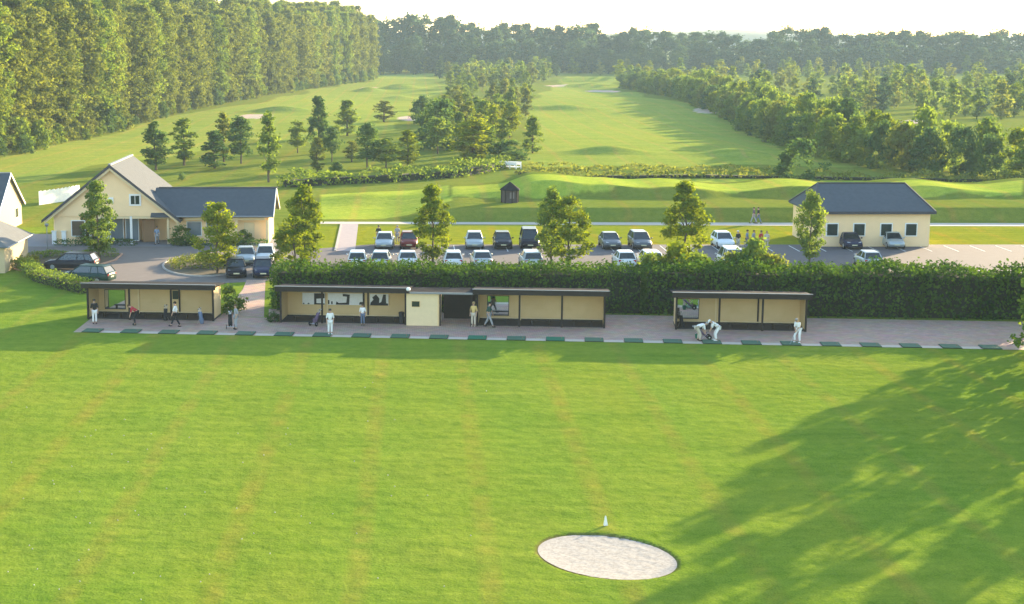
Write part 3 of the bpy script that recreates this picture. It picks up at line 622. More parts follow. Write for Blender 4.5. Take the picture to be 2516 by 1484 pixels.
MB().ball((0, 0, 0), .17, .2, .14).build('x', whitep, s2).name = 'white_end_ball'; bpy.data.objects['white_end_ball'].location = (L2+.24, -.5, 2.62)  # small white ball at the right end of the roof
# plaque in shelter 1
o = MB().box(0, 0, 0, .42, .04, .62).build('notice_board', mat('green_black', (.02, .035, .022), .6)); o.location = s1.matrix_world @ Vector((B1*2-.28, D1-.16, 1.15)); o.rotation_euler = (0, 0, RZ)
tag(o, 'small dark notice board on the wall of the left shelter', 'sign')
for i, z in enumerate((1.25, .85)): pass
# booth and link canopy
sb0, sb1 = SX(998, TP-.3), SX(1078, TP-.3)
o = empty('ticket_booth', TL(sb0, TP-.3), RZ, 'plain cream painted booth with a small dark window', 'booth'); Wb = sb1-sb0
MB().box(Wb/2, 1.2, .0, Wb, 2.4, 2.30).build('wall', cream_lt, o, bevel=.015)
f_ = MB().box(.66, -.012, 1.32, .62, .03, .46).build('window_frame', cream, o); MB().box(.66, -.03, 1.36, .54, .02, .38).build('pane', mat('dark_glass', (.03, .045, .03), .15), f_)
MB().box(Wb-.06, -.012, 0.01, .06, .03, 2.28).build('corner_strip', cream, o)
o = empty('link_canopy', TL(sb0, TP-.3), RZ, 'low flat canopy bridging the booth and the mirror shelter', 'canopy')
Wl = SX(1166, TP-.3)-sb0
MB().box(Wl/2, 1.2, 2.305, Wl-.1, 2.7, .05).build('roof', roofm, o); MB().box(Wl/2+.1, -.2, 2.30, Wl-.3, .06, .13).build('fascia', trimg, o)
MB().box(Wl-.25, 0, 0, .1, .1, 2.30).build('post', dkwood, o); MB().box(Wb+.08, .1, 0, .08, .08, 2.30).build('post', dkwood, o)
MB().box((Wb+Wl)/2, 3.2, .0, Wl-Wb-.2, .08, 1.9).build('rear_screen', dkwood, o)
# benches in the shelters
def bench(o, x, D, label):
    b = empty('bench', o.matrix_world @ Vector((x, D-1.75, .034)), RZ, label, 'bench', 'low benches under the shelters')
    MB().box(0, 0, .30, 1.5, .34, .07).build('seat', dkwood, b, bevel=.008)
    for sx in (-.6, .6): MB().box(sx, 0, 0, 0.09, .30, .30).build('leg', dkwood, b)
for sh, Bn, Dn, nm, bays in ((s1, B1, D1, 'left shelter', (0, 1, 2)), (s2, B2, D2, 'poster shelter', (0, 1, 2)), (s3, B3, D3, 'mirror shelter', (0, 1, 2)), (s4, B4, D4, 'rightmost shelter', (1, 2))):
    for i in bays: bench(sh, Bn*(i+.5), Dn, 'dark low bench in the %s bay of the %s' % (['left', 'middle', 'right'][i], nm))
# mats
ORD = ['first', 'second', 'third', 'fourth', 'fifth', 'sixth', 'seventh', 'eighth', 'ninth', 'tenth', 'eleventh', 'twelfth', 'thirteenth', 'fourteenth', 'fifteenth', 'sixteenth', 'seventeenth', 'eighteenth', 'nineteenth', 'twentieth', 'twenty-first', 'twenty-second', 'twenty-third', 'twenty-fourth', 'twenty-fifth']
mg = mat('mat_turf', (.065, .135, .08), .9, var=.25, scale=20); mg2 = mat('mat_turf_new', (.02, .15, .075), .9, var=.2, scale=20); rub = mat('rubber', (.03, .03, .03), .8)
mxs = [228, 322, 415, 509, 603, 698, 792, 888, 983, 1078, 1172, 1268, 1364, 1459, 1556, 1652, 1748, 1845, 1942, 2040, 2138, 2236, 2334, 2432]
for i, x in enumerate(mxs):
    br_ = i in (10, 12); p = TL(SX(x, .64), .64)
    o = empty('tee_mat', (p.x, p.y, .014), RZ, '%sgreen tee mat on the paving edge, %s from the left' % ('bright ' if br_ else 'dull ', ORD[i]), 'tee mat', 'tee mats along the paving edge')
    MB().box(0, 0, 0, 1.24, 1.30, .03).build('base', rub, o); MB().box(0, 0, .031, 1.20, 1.26, .022).build('turf', mg2 if br_ else mg, o)
    MB().tube((.42, .1, .05), (.42, .1, .10), .018, .014).build('rubber_tee', mat('orange_rubber', (.5, .16, .03), .6), o)
# light slabs between the mats
sl_ = MB()
for a, b2 in zip(mxs[:-1], mxs[1:]):
    p = TL(SX((a+b2)/2, .36), .36); sl_.box(p.x, p.y, .011, 1.28, .72, .012, RZ)
tag(sl_.build('edge_slabs', mat('pale_slab', (.50, .43, .35), .9, scale=2.5, var=.15)), kind='structure')
# ------------------------------------------------------------------ clubhouse
def tiles(name, col, sc=3.0):
    m, t, b = base_mat(name); tc = t.nodes.new('ShaderNodeTexCoord'); wv = t.nodes.new('ShaderNodeTexWave'); wv.bands_direction = 'Z'; wv.wave_profile = 'SAW'; wv.inputs['Scale'].default_value = sc
    nz = t.nodes.new('ShaderNodeTexNoise'); nz.inputs['Scale'].default_value = 2.5; nz.inputs['Detail'].default_value = 8
    mx = t.nodes.new('ShaderNodeMix'); mx.data_type = 'RGBA'; mx.inputs[6].default_value = (*[c*.8 for c in col], 1); mx.inputs[7].default_value = (*[c*1.2 for c in col], 1)
    t.links.new(tc.outputs['Object'], nz.inputs[0]); t.links.new(tc.outputs['Object'], wv.inputs[0]); t.links.new(nz.outputs['Fac'], mx.inputs[0]); t.links.new(mx.outputs[2], b.inputs['Base Color'])
    bp = t.nodes.new('ShaderNodeBump'); bp.inputs['Strength'].default_value = .5; bp.inputs['Distance'].default_value = .04; t.links.new(wv.outputs['Fac'], bp.inputs['Height']); t.links.new(bp.outputs[0], b.inputs['Normal'])
    b.inputs['Roughness'].default_value = .85; b.inputs['Specular IOR Level'].default_value = .15; return m
slate = tiles('slate_tiles', (.082, .094, .110)); dtrim = mat('dark_bargeboard', (.05, .05, .06), .6)
plaster = mat('cream_plaster', (.90, .64, .36), .85, var=.07, scale=1.2); glass = mat('window_glass', (.16, .20, .23), .08, .0, var=.2, spec=.8, scale=.8)
dglass = mat('dark_window_glass', (.015, .03, .025), .1, var=.2)
def hbase(x, y): return G(x, y)
c0 = G(118, 600); c1_ = G(436, 600); GW = c1_.x-c0.x; GD = 12.5
ch = empty('clubhouse', (c0.x, c0.y, 0), 0, 'cream clubhouse with tall front gable and a long slate-roofed wing', 'clubhouse')
ez, rz_ = 2.75, ZAT(404, c0.y); mid = GW/2
# gable block: walls with a recessed porch
MB().ext_y([(0.5, ez), (GW-.5, ez), (GW-.5, ez+.35), (mid, rz_-.32), (.5, ez+.35)], .0, .25).build('gable_wall', plaster, ch)
MB().box(GW/2, GD/2+1.6, 0, GW-1.0, GD-3.0, ez).build('wall', plaster, ch)
MB().box(1.9, .9, 0, 2.6, 1.55, ez-.01).build('bay_wall', plaster, ch)
f_ = MB().box(3.0, .06, .75, 1.4, .08, 1.6).build('window', whitep, ch); MB().box(3.0, .03, .83, 1.22, .05, 1.44).build('pane', mat('brown_glass', (.10, .075, .05), .2), f_)
for x, wx in ((5.0, 1.0), (6.4, 1.4), (8.0, 1.2)):
    f_ = MB().box(x, 1.56, .12, wx+.14, .08, 2.35).build('porch_window', whitep, ch); MB().box(x, 1.51, .2, wx, .04, 2.2).build('pane', glass, f_)
MB().box(9.6, 1.57, .05, 1.2, .08, 2.2).build('door', mat('brown_door', (.28, .16, .08), .6), ch)
for x in (4.15, 6.0, 8.15, 11.75): MB().box(x, .16, 0, .22, .22, ez-.005).build('porch_post', whitep if x < 11 else cream_lt, ch, bevel=.01)
MB().box(GW/2+1.9, .14, ez-.26, GW-5.2, .16, .25).build('porch_beam', cream_lt, ch)
wf = ZAT(491, c0.y); wx = (335-118)*MPP(600)
f_ = MB().box(wx, -.02, wf-.58, 1.15, .12, 1.15).build('gable_window', whitep, ch); MB().box(wx, -.07, wf-.42, .82, .08, .82).build('pane', dglass, f_)
MB().box(wx, -.115, wf-.42, .05, .03, .82).build('mullion', whitep, f_)
gz = ZAT(491, c0.y)
MB().box((243-118)*MPP(600)+1.3, -.03, wf-.35, .5, .1, .6).build('gable_lamp_plate', whitep, ch)
# roof slopes (two slabs) and bargeboards
sl_ = (rz_-ez)/(mid+.02)
for sgn in (-1, 1):
    xo = mid+sgn*(mid+.45); zo = ez-.45*sl_
    th = .16
    MB().ext_y([(mid, rz_), (xo, zo), (xo, zo-th), (mid, rz_-th-.06)], -.55, GD).build('roof', slate, ch)
    MB().ext_y([(mid, rz_+.03), (xo-sgn*.02, zo+.03), (xo-sgn*.02, zo-.26), (mid, rz_-.28)], -.62, -.555).build('bargeboard', dtrim, ch)
    MB().ext_y([(mid, rz_-.29), (xo-sgn*.3, zo-.05), (xo-sgn*.3, zo-.30), (mid, rz_-.55)], -.5, -.44).build('soffit_board', cream_lt, ch)
MB().box(mid, GD/2-.3, rz_-.05, .28, GD+.5, .12).build('ridge', trimg, ch)
# wing
wz = c0.y+.6; WX0, WX1 = GW-1.5, (662-118)*MPP(603); WD_ = 7.0
MB().ext_x([(0.9, 0), (WD_, 0), (WD_, 2.6), (WD_/2, 4.75), (.9, 2.95)], WX0+.6, WX1).build('wing_wall', plaster, ch)
MB().box(WX1+.012, WD_/2, 0, .03, WD_-1.0, 2.55).build('wing_end_lit', mat('pale_render', (.52, .42, .26), .85, var=.04), ch)  # sunlit wing end in its own tone, light put into the colour
MB().box((WX0+WX1)/2+1.0, .12, 2.35, WX1-WX0-2.6, .16, .26).build('wing_beam', cream_lt, ch)
for x in ((440-118)*MPP(603), (584-118)*MPP(603), WX1-.1): MB().box(x, .14, 0, .22, .22, 2.345).build('wing_post', cream_lt, ch, bevel=.01)
for x in (14.2, 16.1): 
    f_ = MB().box(x, .86, .7, 1.5, .08, 1.45).build('wing_window', whitep, ch); MB().box(x, .82, .78, 1.34, .06, 1.29).build('pane', glass, f_)
MB().box(19.6, .86, .02, 1.0, .07, 2.0).build('wing_door', cream_lt, ch)
ry = WD_/2; rh = ZAT(461, c0.y+ry); eh = ZAT(531, c0.y-.45)
th = .15
MB().ext_x([(-.45, eh), (ry, rh), (ry, rh-th), (-.45, eh-th)], WX0-1.0, WX1+.55).build('wing_roof', slate, ch)
MB().ext_x([(WD_+.45, eh), (ry, rh), (ry, rh-th), (WD_+.45, eh-th)], WX0-1.0, WX1+.55).build('wing_roof', slate, ch)
for y0 in (-.47, WD_+.47): MB().ext_x([(y0, eh+.03), (ry, rh+.03), (ry, rh-.24), (y0, eh-.22)], WX1+.555, WX1+.62).build('wing_bargeboard', whitep, ch)
MB().box((WX0+WX1)/2, ry, rh-.04, WX1-WX0+1.4, .26, .11).build('wing_ridge', dtrim, ch)
MB().tube((WX0+1.5, -.5, eh-.04), (WX1+.5, -.5, eh-.04), .07).build('gutter', trimg, ch)
# white board fence and terrace posts left of the clubhouse
fa, fb, fc = G(96, 505), G(150, 497), G(196, 488)
o = empty('board_fence', (fa.x, fa.y, 0), 0, 'white upright board fence behind the clubhouse left corner', 'fence')
pts_ = [fa, fb, fc]; k = 0
for a, b2 in zip(pts_[:-1], pts_[1:]):
    d = b2-a; n_ = int(d.length/.28); mb = MB(); an = math.atan2(d.y, d.x)
    for i in range(n_):
        q = a+d*((i+.5)/n_)-fa; mb.box(q.x, q.y, .05, .24, .04, 1.65+.05*math.sin(i*2.1), an)
    mb.build('boards', whitep, o)
    q = (a+b2)/2-fa; 
    for z in (.4, 1.3): MB().box(q.x, q.y+.05, z, d.length, .05, .1, an).build('rail', whitep, o)
for i, x in enumerate((134, 158)):
    p = G(x, 600); o = empty('terrace_post', p, 0, ('left' if i == 0 else 'right')+' one of two squat white posts on the forecourt left of the clubhouse', 'post', 'white forecourt posts')
    MB().box(0, 0, 0, .42, .30, 1.25).build('shaft', whitep, o, bevel=.02); MB().box(0, 0, 1.252, .5, .38, .07).build('cap', whitep, o)
p = G(117, 622); o = empty('lamp_post', p, 0, 'thin grey lamp post beside the black estate car', 'lamp post')
MB().tube((0, 0, 0), (0, 0, 2.5), .045, .035).build('pole', trimg, o, True); MB().loft([[(.2*math.cos(a)*k, .2*math.sin(a)*k, z) for a in np.linspace(0, 2*math.pi, 9)[:-1]] for k, z in ((.5, 2.5), (1, 2.68), (.9, 2.74), (.2, 2.82))]).build('lamp_head', trimg, o)
# outbuildings on the left edge
def gable_x(name, x0, x1, y0, y1, ez, rz, label, cat='building', over=.4):
    o = empty(name, ((x0+x1)/2, y0, 0), 0, label, cat); hw = (x1-x0)/2; D = y1-y0; m_ = D/2
    MB().ext_x([(0, 0), (D, 0), (D, ez), (m_, rz-.18), (0, ez)], -hw, hw).build('wall', mat('pale_render', (.52, .42, .26)), o)
    sl = (rz-ez)/m_
    for s in (0, 1):
        ye = -over if s == 0 else D+over
        MB().ext_x([(m_, rz), (ye, ez-over*sl), (ye, ez-over*sl-.16), (m_, rz-.2)], -hw-.25, hw+.3).build('roof', slate, o)
        MB().ext_x([(m_, rz+.03), (ye, ez-over*sl+.03), (ye, ez-over*sl-.22), (m_, rz-.24)], hw+.305, hw+.36).build('bargeboard', whitep, o)
    MB().box(0, m_, rz-.04, 2*hw+.6, .25, .1).build('ridge', trimg, o)
    return o
o = gable_x('outbuilding', -52, -41.3, 160.5, 171.2, 2.5, 5.95, 'outbuilding with a bright white gable end at the left edge')
f_ = MB().box(5.36, 8.4, .9, .06, .9, 1.1).build('window', whitep, o); MB().box(5.40, 8.4, .98, .05, .74, .94).build('pane', dglass, f_)
o = empty('cream_outbuilding', (-38.6, 134.6, 0), 0, 'nearer cream outbuilding with grey hipped roof at the left edge', 'building')
MB().box(-.2, 4.3, 0, 9.4, 8.6, 2.32).build('wall', mat('pale_render', (.52, .42, .26)), o)
bx = [(-5.3, -.5), (4.9, -.5), (4.9, 9.1), (-5.3, 9.1)]; rzz = 5.3
MB().add([(*q, 2.30) for q in bx]+[(*q, 2.22) for q in bx]+[(-.2, 4.0, rzz), (-.2, 4.6, rzz)], [(0, 1, 8), (1, 2, 9, 8), (2, 3, 9), (3, 0, 8, 9), (0, 1, 5, 4), (1, 2, 6, 5), (2, 3, 7, 6), (3, 0, 4, 7), (7, 6, 5, 4)]).build('roof', tiles('grey_tiles', (.14, .15, .155)), o)
MB().tube((4.95, -.5, 2.26), (4.95, 9.1, 2.26), .07).build('gutter', trimg, o)
# house at the right
hb0 = G(1940, 606)+Vector((2.4, 0, 0)); o = empty('hipped_house', (hb0.x, hb0.y, 0), 0, 'house with dark-edged hipped slate roof at the right', 'house'); Hw = 11.0; Hd = 9.0
MB().box(Hw/2, Hd/2, 0, Hw, Hd, 3.35).build('wall', plaster, o)
eh_, th_ = 3.4, ZAT(449, hb0.y+2.2); c_ = 1.45
bx = [(-.35, -.5), (Hw+.35, -.5), (Hw+.35, Hd+.5), (-.35, Hd+.5)]; rd = [(1.2, Hd/2), (Hw-1.2, Hd/2)]
th_ = 5.7
MB().add([(*q, eh_) for q in bx]+[(*q, eh_-.12) for q in bx]+[(*q, th_) for q in rd], [(0, 1, 9, 8), (1, 2, 9), (2, 3, 8, 9), (3, 0, 8), (0, 1, 5, 4), (1, 2, 6, 5), (2, 3, 7, 6), (3, 0, 4, 7), (7, 6, 5, 4)]).build('roof', slate, o)
for a, b2 in (((-.35, -.5, eh_+.03), (1.2, Hd/2, th_+.03)), ((Hw+.35, -.5, eh_+.03), (Hw-1.2, Hd/2, th_+.03)), ((1.2, Hd/2, th_+.03), (Hw-1.2, Hd/2, th_+.03)), ((-.35, Hd+.5, eh_+.03), (1.2, Hd/2, th_+.03))): MB().tube(a, b2, .09, .09, 6).build('ridge_tile', dtrim, o)
MB().box(Hw/2, -.52, eh_-.2, Hw+.8, .05, .26).build('fascia', dtrim, o)
for x in (1.6, 4.2, 6.8, 9.2):
    f_ = MB().box(x, -.03, 1.0, 1.2, .1, 1.3).build('window', whitep, o); MB().box(x, -.07, 1.1, 1.0, .08, 1.1).build('pane', dglass, f_)
# octagonal hut
kp = Vector(((1250-CX)/F*182.6, 180.6, 0)); kp.z = hz(kp.x, kp.y); o = empty('octagonal_hut', kp, .2, 'small dark octagonal wooden hut with pointed roof on the grass', 'hut'); hh_ = 2.35; rk = 1.0
oc = lambda r: [(r*math.cos(a), r*math.sin(a)) for a in np.linspace(0, 2*math.pi, 9)[:-1]]
MB().prism(oc(rk*.96), 0, hh_*.62).build('wall', mat('hut_boards', (.075, .06, .055), .8, scale=5, var=.3), o)
for k, (x, y) in enumerate(oc(rk*.99)): MB().box(x, y, 0, .12, .12, hh_*.62, math.atan2(y, x)).build('corner_post', dkwood, o)
MB().loft([[(x, y, hh_*.60) for x, y in oc(rk*1.22)], [(x, y, hh_*.66) for x, y in oc(rk*1.15)], [(x, y, hh_*.97) for x, y in oc(.12)], [(x, y, hh_) for x, y in oc(.05)]]).build('roof', roofm, o)
MB().box(.0, -rk*.94, .5, .5, .06, .7).build('shutter', mat('grey_wood', (.20, .18, .18), .8), o)
# footbridge by the ditch
bp_ = GT(1250, 414); o = empty('footbridge', bp_, R(-38), 'small white footbridge over the ditch behind the octagonal hut', 'footbridge')
MB().box(0, 0, .25, 3.6, 1.3, .1).build('deck', whitep, o)
for sy in (-.65, .65):
    MB().box(0, sy, .95, 3.7, .12, .12).build('rail', whitep, o); MB().box(0, sy, .6, 3.6, .05, .3).build('rail_board', whitep, o)
    for sx in (-1.75, -.6, .6, 1.75): MB().box(sx, sy, .0, .12, .12, .95).build('rail_post', whitep, o)
# ------------------------------------------------------------------ cars
tyre = mat('tyre_rubber', (.02, .02, .02), .85); rimm = mat('alloy', (.55, .56, .58), .35, .8, var=.05); cgl = mat('car_glass', (.02, .028, .03), .04, .0, var=.05, spec=.9)
lampm = mat('lamp_lens', (.75, .78, .8), .08, .2, var=.03); redl = mat('red_lens', (.35, .01, .01), .2); trimb = mat('black_trim', (.018, .018, .02), .5); platem = mat('number_plate', (.65, .62, .40), .5)
PAINT = {k: mat('paint_'+k, c, .34, mt, var=.03, coat=.05, spec=.15) for k, c, mt in (('silver', (.42, .46, .46), .45), ('white', (.72, .74, .74), .0), ('black', (.012, .012, .02), .0), ('navy', (.02, .025, .06), .1), ('green', (.012, .045, .04), .1), ('grey', (.14, .15, .16), .4), ('red', (.16, .02, .015), 0.))}
KINDS = {
 'hatch': dict(L=4.0, W=1.70, H=1.46, st=[(-2.0, .48, .74, .68), (-1.95, .30, .93, .80), (-1.5, .20, .96, .845), (0, .18, .93, .85), (.85, .18, .90, .85), (1.5, .2, .80, .82), (1.88, .26, .70, .74), (2.0, .38, .58, .64)], cab=(-1.93, -1.40, .15, .95), wb=(-1.22, 1.26)),
 'saloon': dict(L=4.5, W=1.75, H=1.42, st=[(-2.25, .45, .80, .70), (-2.18, .30, .92, .80), (-1.6, .2, .95, .86), (0, .18, .92, .875), (.9, .18, .90, .875), (1.7, .2, .80, .85), (2.12, .26, .68, .76), (2.25, .38, .58, .66)], cab=(-1.55, -.85, .25, 1.05), wb=(-1.35, 1.38)),
 'estate': dict(L=4.65, W=1.78, H=1.50, st=[(-2.32, .45, .78, .74), (-2.27, .30, .96, .83), (-1.6, .2, .97, .88), (0, .18, .94, .89), (.95, .18, .91, .89), (1.75, .2, .80, .86), (2.2, .26, .68, .77), (2.32, .38, .56, .66)], cab=(-2.22, -1.85, .3, 1.15), wb=(-1.38, 1.42)),
 'van': dict(L=4.4, W=1.82, H=1.80, st=[(-2.2, .45, .9, .78), (-2.15, .30, 1.02, .87), (-1.6, .2, 1.04, .9), (0, .18, 1.0, .91), (1.0, .18, .98, .91), (1.7, .2, .9, .87), (2.1, .26, .74, .78), (2.2, .38, .6, .68)], cab=(-2.13, -1.9, .55, 1.5), wb=(-1.35, 1.4))}
_car = {}
def car_proto(kind, paint):
    K = KINDS[kind]; parts = []; P = PAINT[paint]
    def keep(o, ch=()): parts.append((o.name.split('.')[0], o.data, o.location.copy(), list(ch))); bpy.data.objects.remove(o)
    rings = []
    for y, z0, z1, w_ in K['st']:
        rings.append([(-w_*.86, y, z0), (w_*.86, y, z0), (w_, y, z0+.14), (w_*1.0, y, (z0+z1)/2), (w_*.975, y, z1-.12), (w_*.90, y, z1-.02), (w_*.45, y, z1+.012), (-w_*.45, y, z1+.012), (-w_*.90, y, z1-.02), (-w_*.975, y, z1-.12), (-w_, y, (z0+z1)/2), (-w_, y, z0+.14)])
    keep(MB().loft(rings).build('body', P, smooth=True))
    yr, yr1, yf1, yf = K['cab']; hw = K['st'][3][3]; zb = .90 if kind != 'van' else .98; zt = K['H']-.05
    wb_, wt = hw*.90, hw*.70
    A = [(-wb_, yr, zb), (wb_, yr, zb), (wb_, yf, zb-.03), (-wb_, yf, zb-.03), (-wt, yr1, zt), (wt, yr1, zt), (wt, yf1, zt), (-wt, yf1, zt)]
    keep(MB().hexa(A).build('windows', cgl))
    q = [(-wt-.03, yr1-.05), (wt+.03, yr1-.05), (wt+.03, yf1+.05), (-wt-.03, yf1+.05)]; q2 = [(x*.86, y*.92+.02) for x, y in q]
    keep(MB().loft([[(x, y, zt-.02) for x, y in q], [(x, y, zt+.022) for x, y in q], [(x, y, zt+.055) for x, y in q2]]).build('roof', P))
    plr = lambda a_, b_, r0, r1: keep(MB().tube(a_, b_, r0, r1, 6).build('pillar', P))
    for i, j in ((0, 4), (1, 5), (2, 6), (3, 7)): plr(A[i], A[j], .045, .04)
    ym = (yr1+yf1)/2+.05
    for s in (-1, 1): plr((s*wb_*1.0, ym, zb), (s*wt*1.01, ym-.03, zt), .035, .035)
    if kind in ('estate', 'van'):
        for s in (-1, 1): plr((s*wb_, yr+.75, zb), (s*wt*1.01, yr1+.55, zt), .035, .035)
    Lh = K['L']/2
    for s in (-1, 1):
        keep(MB().hexa([(s*.38, Lh-.10, .60), (s*.64, Lh-.22, .60), (s*.64, Lh-.30, .60), (s*.38, Lh-.2, .60), (s*.38, Lh-.12, .70), (s*.66, Lh-.26, .74), (s*.66, Lh-.34, .74), (s*.38, Lh-.22, .70)]).build('headlight', lampm))
        keep(MB().box(s*.64, -Lh+.06, .66, .22, .10, .20).build('tail_light', redl))
        keep(MB().ball((s*(hw+.09), yf-.25, .98), .10, .06, .075).build('wing_mirror', P, smooth=True))
    keep(MB().box(0, Lh-.06, .36, .95, .10, .16).build('grille', trimb)); keep(MB().box(0, Lh-.004, .40, .50, .02, .10).build('number_plate', platem))
    keep(MB().box(0, -Lh-.0, .56, .50, .03, .10).build('rear_plate', platem)); keep(MB().box(0, 0, .17, K['W']*.9, K['L']*.88, .1).build('underbody', trimb))
    for y in K['wb']:
        for s in (-1, 1):
            x = s*(hw-.085); w_ = MB().tube((-.10, 0, 0), (.10, 0, 0), .315, .315, 18).build('wheel', tyre, bevel=0); w_.location = (x, y, .315)
            r_ = MB().tube((s*.085, 0, 0), (s*.112, 0, 0), .205, .19, 14).build('rim', rimm); rd = r_.data; bpy.data.objects.remove(r_); keep(w_, [('rim', rd)])
    return parts
CARN = {'hatch': 'hatchback_car', 'saloon': 'saloon_car', 'estate': 'estate_car', 'van': 'people_carrier'}
def car(kind, paint, p, rz, label, group='cars in the car park'):
    k = (kind, paint)
    if k not in _car: _car[k] = car_proto(kind, paint)
    o = empty(CARN[kind], (p.x, p.y, .012), rz, label, 'car', group)
    for nm, me, loc, ch in _car[k]:
        c = bpy.data.objects.new(nm, me); COL.objects.link(c); c.parent = o; c.location = loc
        for n2, m2 in ch:
            d = bpy.data.objects.new(n2, m2); COL.objects.link(d); d.parent = c
    return o
PI = math.pi
far_row = [(945, 'saloon', 'silver', 'silver car in the rear row left of the second car park tree'), (1004, 'hatch', 'red', 'dark red car half hidden by the second car park tree'), (1165, 'hatch', 'silver', 'silver hatchback in the rear row right of the second car park tree'),
    (1234, 'hatch', 'black', 'black hatchback in the rear row beneath the octagonal hut'), (1300, 'van', 'black', 'black high-roofed car left of the middle pair of trees'), (1497, 'saloon', 'grey', 'dark grey car in the rear row right of the middle pair of trees'),
    (1571, 'estate', 'grey', 'grey estate car, right of another grey car, in the rear row'), (1775, 'hatch', 'white', 'white car in the rear row right of the broad tree'), (2085, 'saloon', 'navy', 'navy car in the rear row before the hipped house'), (2190, 'hatch', 'silver', 'silver hatchback farthest right in the rear row')]
for x, k, c, lab in far_row: car(k, c, G(x, 607)+Vector((0, 0, 0)), PI+random.uniform(-.05, .05), lab)
near_row = [(878, 'hatch', 'white', 'white car leftmost in the row behind the hedge'), (936, 'hatch', 'silver', 'silver car second from the left behind the hedge'), (1001, 'saloon', 'white', 'white car behind the hedge left of the second tree'),
    (1112, 'hatch', 'white', 'white hatchback behind the hedge right of the second tree'), (1182, 'saloon', 'silver', 'silver car behind the hedge below the silver rear hatchback'), (1303, 'estate', 'silver', 'silver estate behind the hedge left of the middle pair of trees'),
    (1532, 'hatch', 'white', 'white hatchback behind the hedge below the dark grey car'), (1595, 'estate', 'white', 'white estate car behind the hedge below the grey estate'), (1792, 'van', 'white', 'white people carrier behind the hedge near the bicycles'), (2130, 'hatch', 'silver', 'silver hatchback behind the hedge at the far right')]
for x, k, c, lab in near_row:
    p = G(x, 655); car(k, c, p, random.uniform(-.05, .05), lab)
car('estate', 'black', G(176, 662), PI/2-.12, 'black estate car seen side-on at the left of the road', 'cars on the left')
car('estate', 'green', G(214, 694), PI/2-.30, 'dark green car half hidden behind the left shelter roof', 'cars on the left')
car('saloon', 'silver', G(604, 645), PI+.1, 'silver car parked behind the island', 'cars by the island')
car('hatch', 'black', G(580, 677), PI+.12, 'black car with bright roof in front of the silver island car', 'cars by the island')
car('hatch', 'white', G(652, 643), PI+.05, 'white car at the end of the hedge', 'cars by the island')
car('hatch', 'navy', G(646, 677), PI+.1, 'navy car at the hedge corner', 'cars by the island')
# ------------------------------------------------------------------ people
SKIN = mat('skin', (.50, .31, .22), .6, var=.05); 
def cloth(name, c): return mat('cloth_'+name, c, .9, var=.10, scale=9)
CLO = {k: cloth(k, c) for k, c in (('white', (.78, .77, .76)), ('black', (.02, .02, .022)), ('red', (.45, .03, .05)), ('yellow', (.58, .42, .16)), ('denim', (.12, .16, .24)), ('grey', (.30, .31, .33)), ('green', (.04, .09, .07)), ('beige', (.52, .46, .37)), ('purple', (.12, .08, .13)), ('blue', (.20, .26, .36)))}
HAIR = {k: mat('hair_'+k, c, .8) for k, c in (('dark', (.025, .018, .012)), ('brown', (.10, .06, .03)), ('grey', (.30, .29, .28)), ('blond', (.36, .26, .12)))}
def skinmesh(name, verts, edges, radii, m, parent, root=0):
    me = bpy.data.meshes.new(name); me.from_pydata([tuple(v) for v in verts], edges, []); me.update()
    o = link(name, me, m, parent); md = o.modifiers.new('skin', 'SKIN'); md.use_smooth_shade = True
    for i, r in enumerate(radii):
        s = me.skin_vertices[0].data[i]; s.radius = (r, r) if not isinstance(r, tuple) else r; s.use_root = (i == root)
    sb = o.modifiers.new('sub', 'SUBSURF'); sb.levels = 1; sb.render_levels = 1
    return o
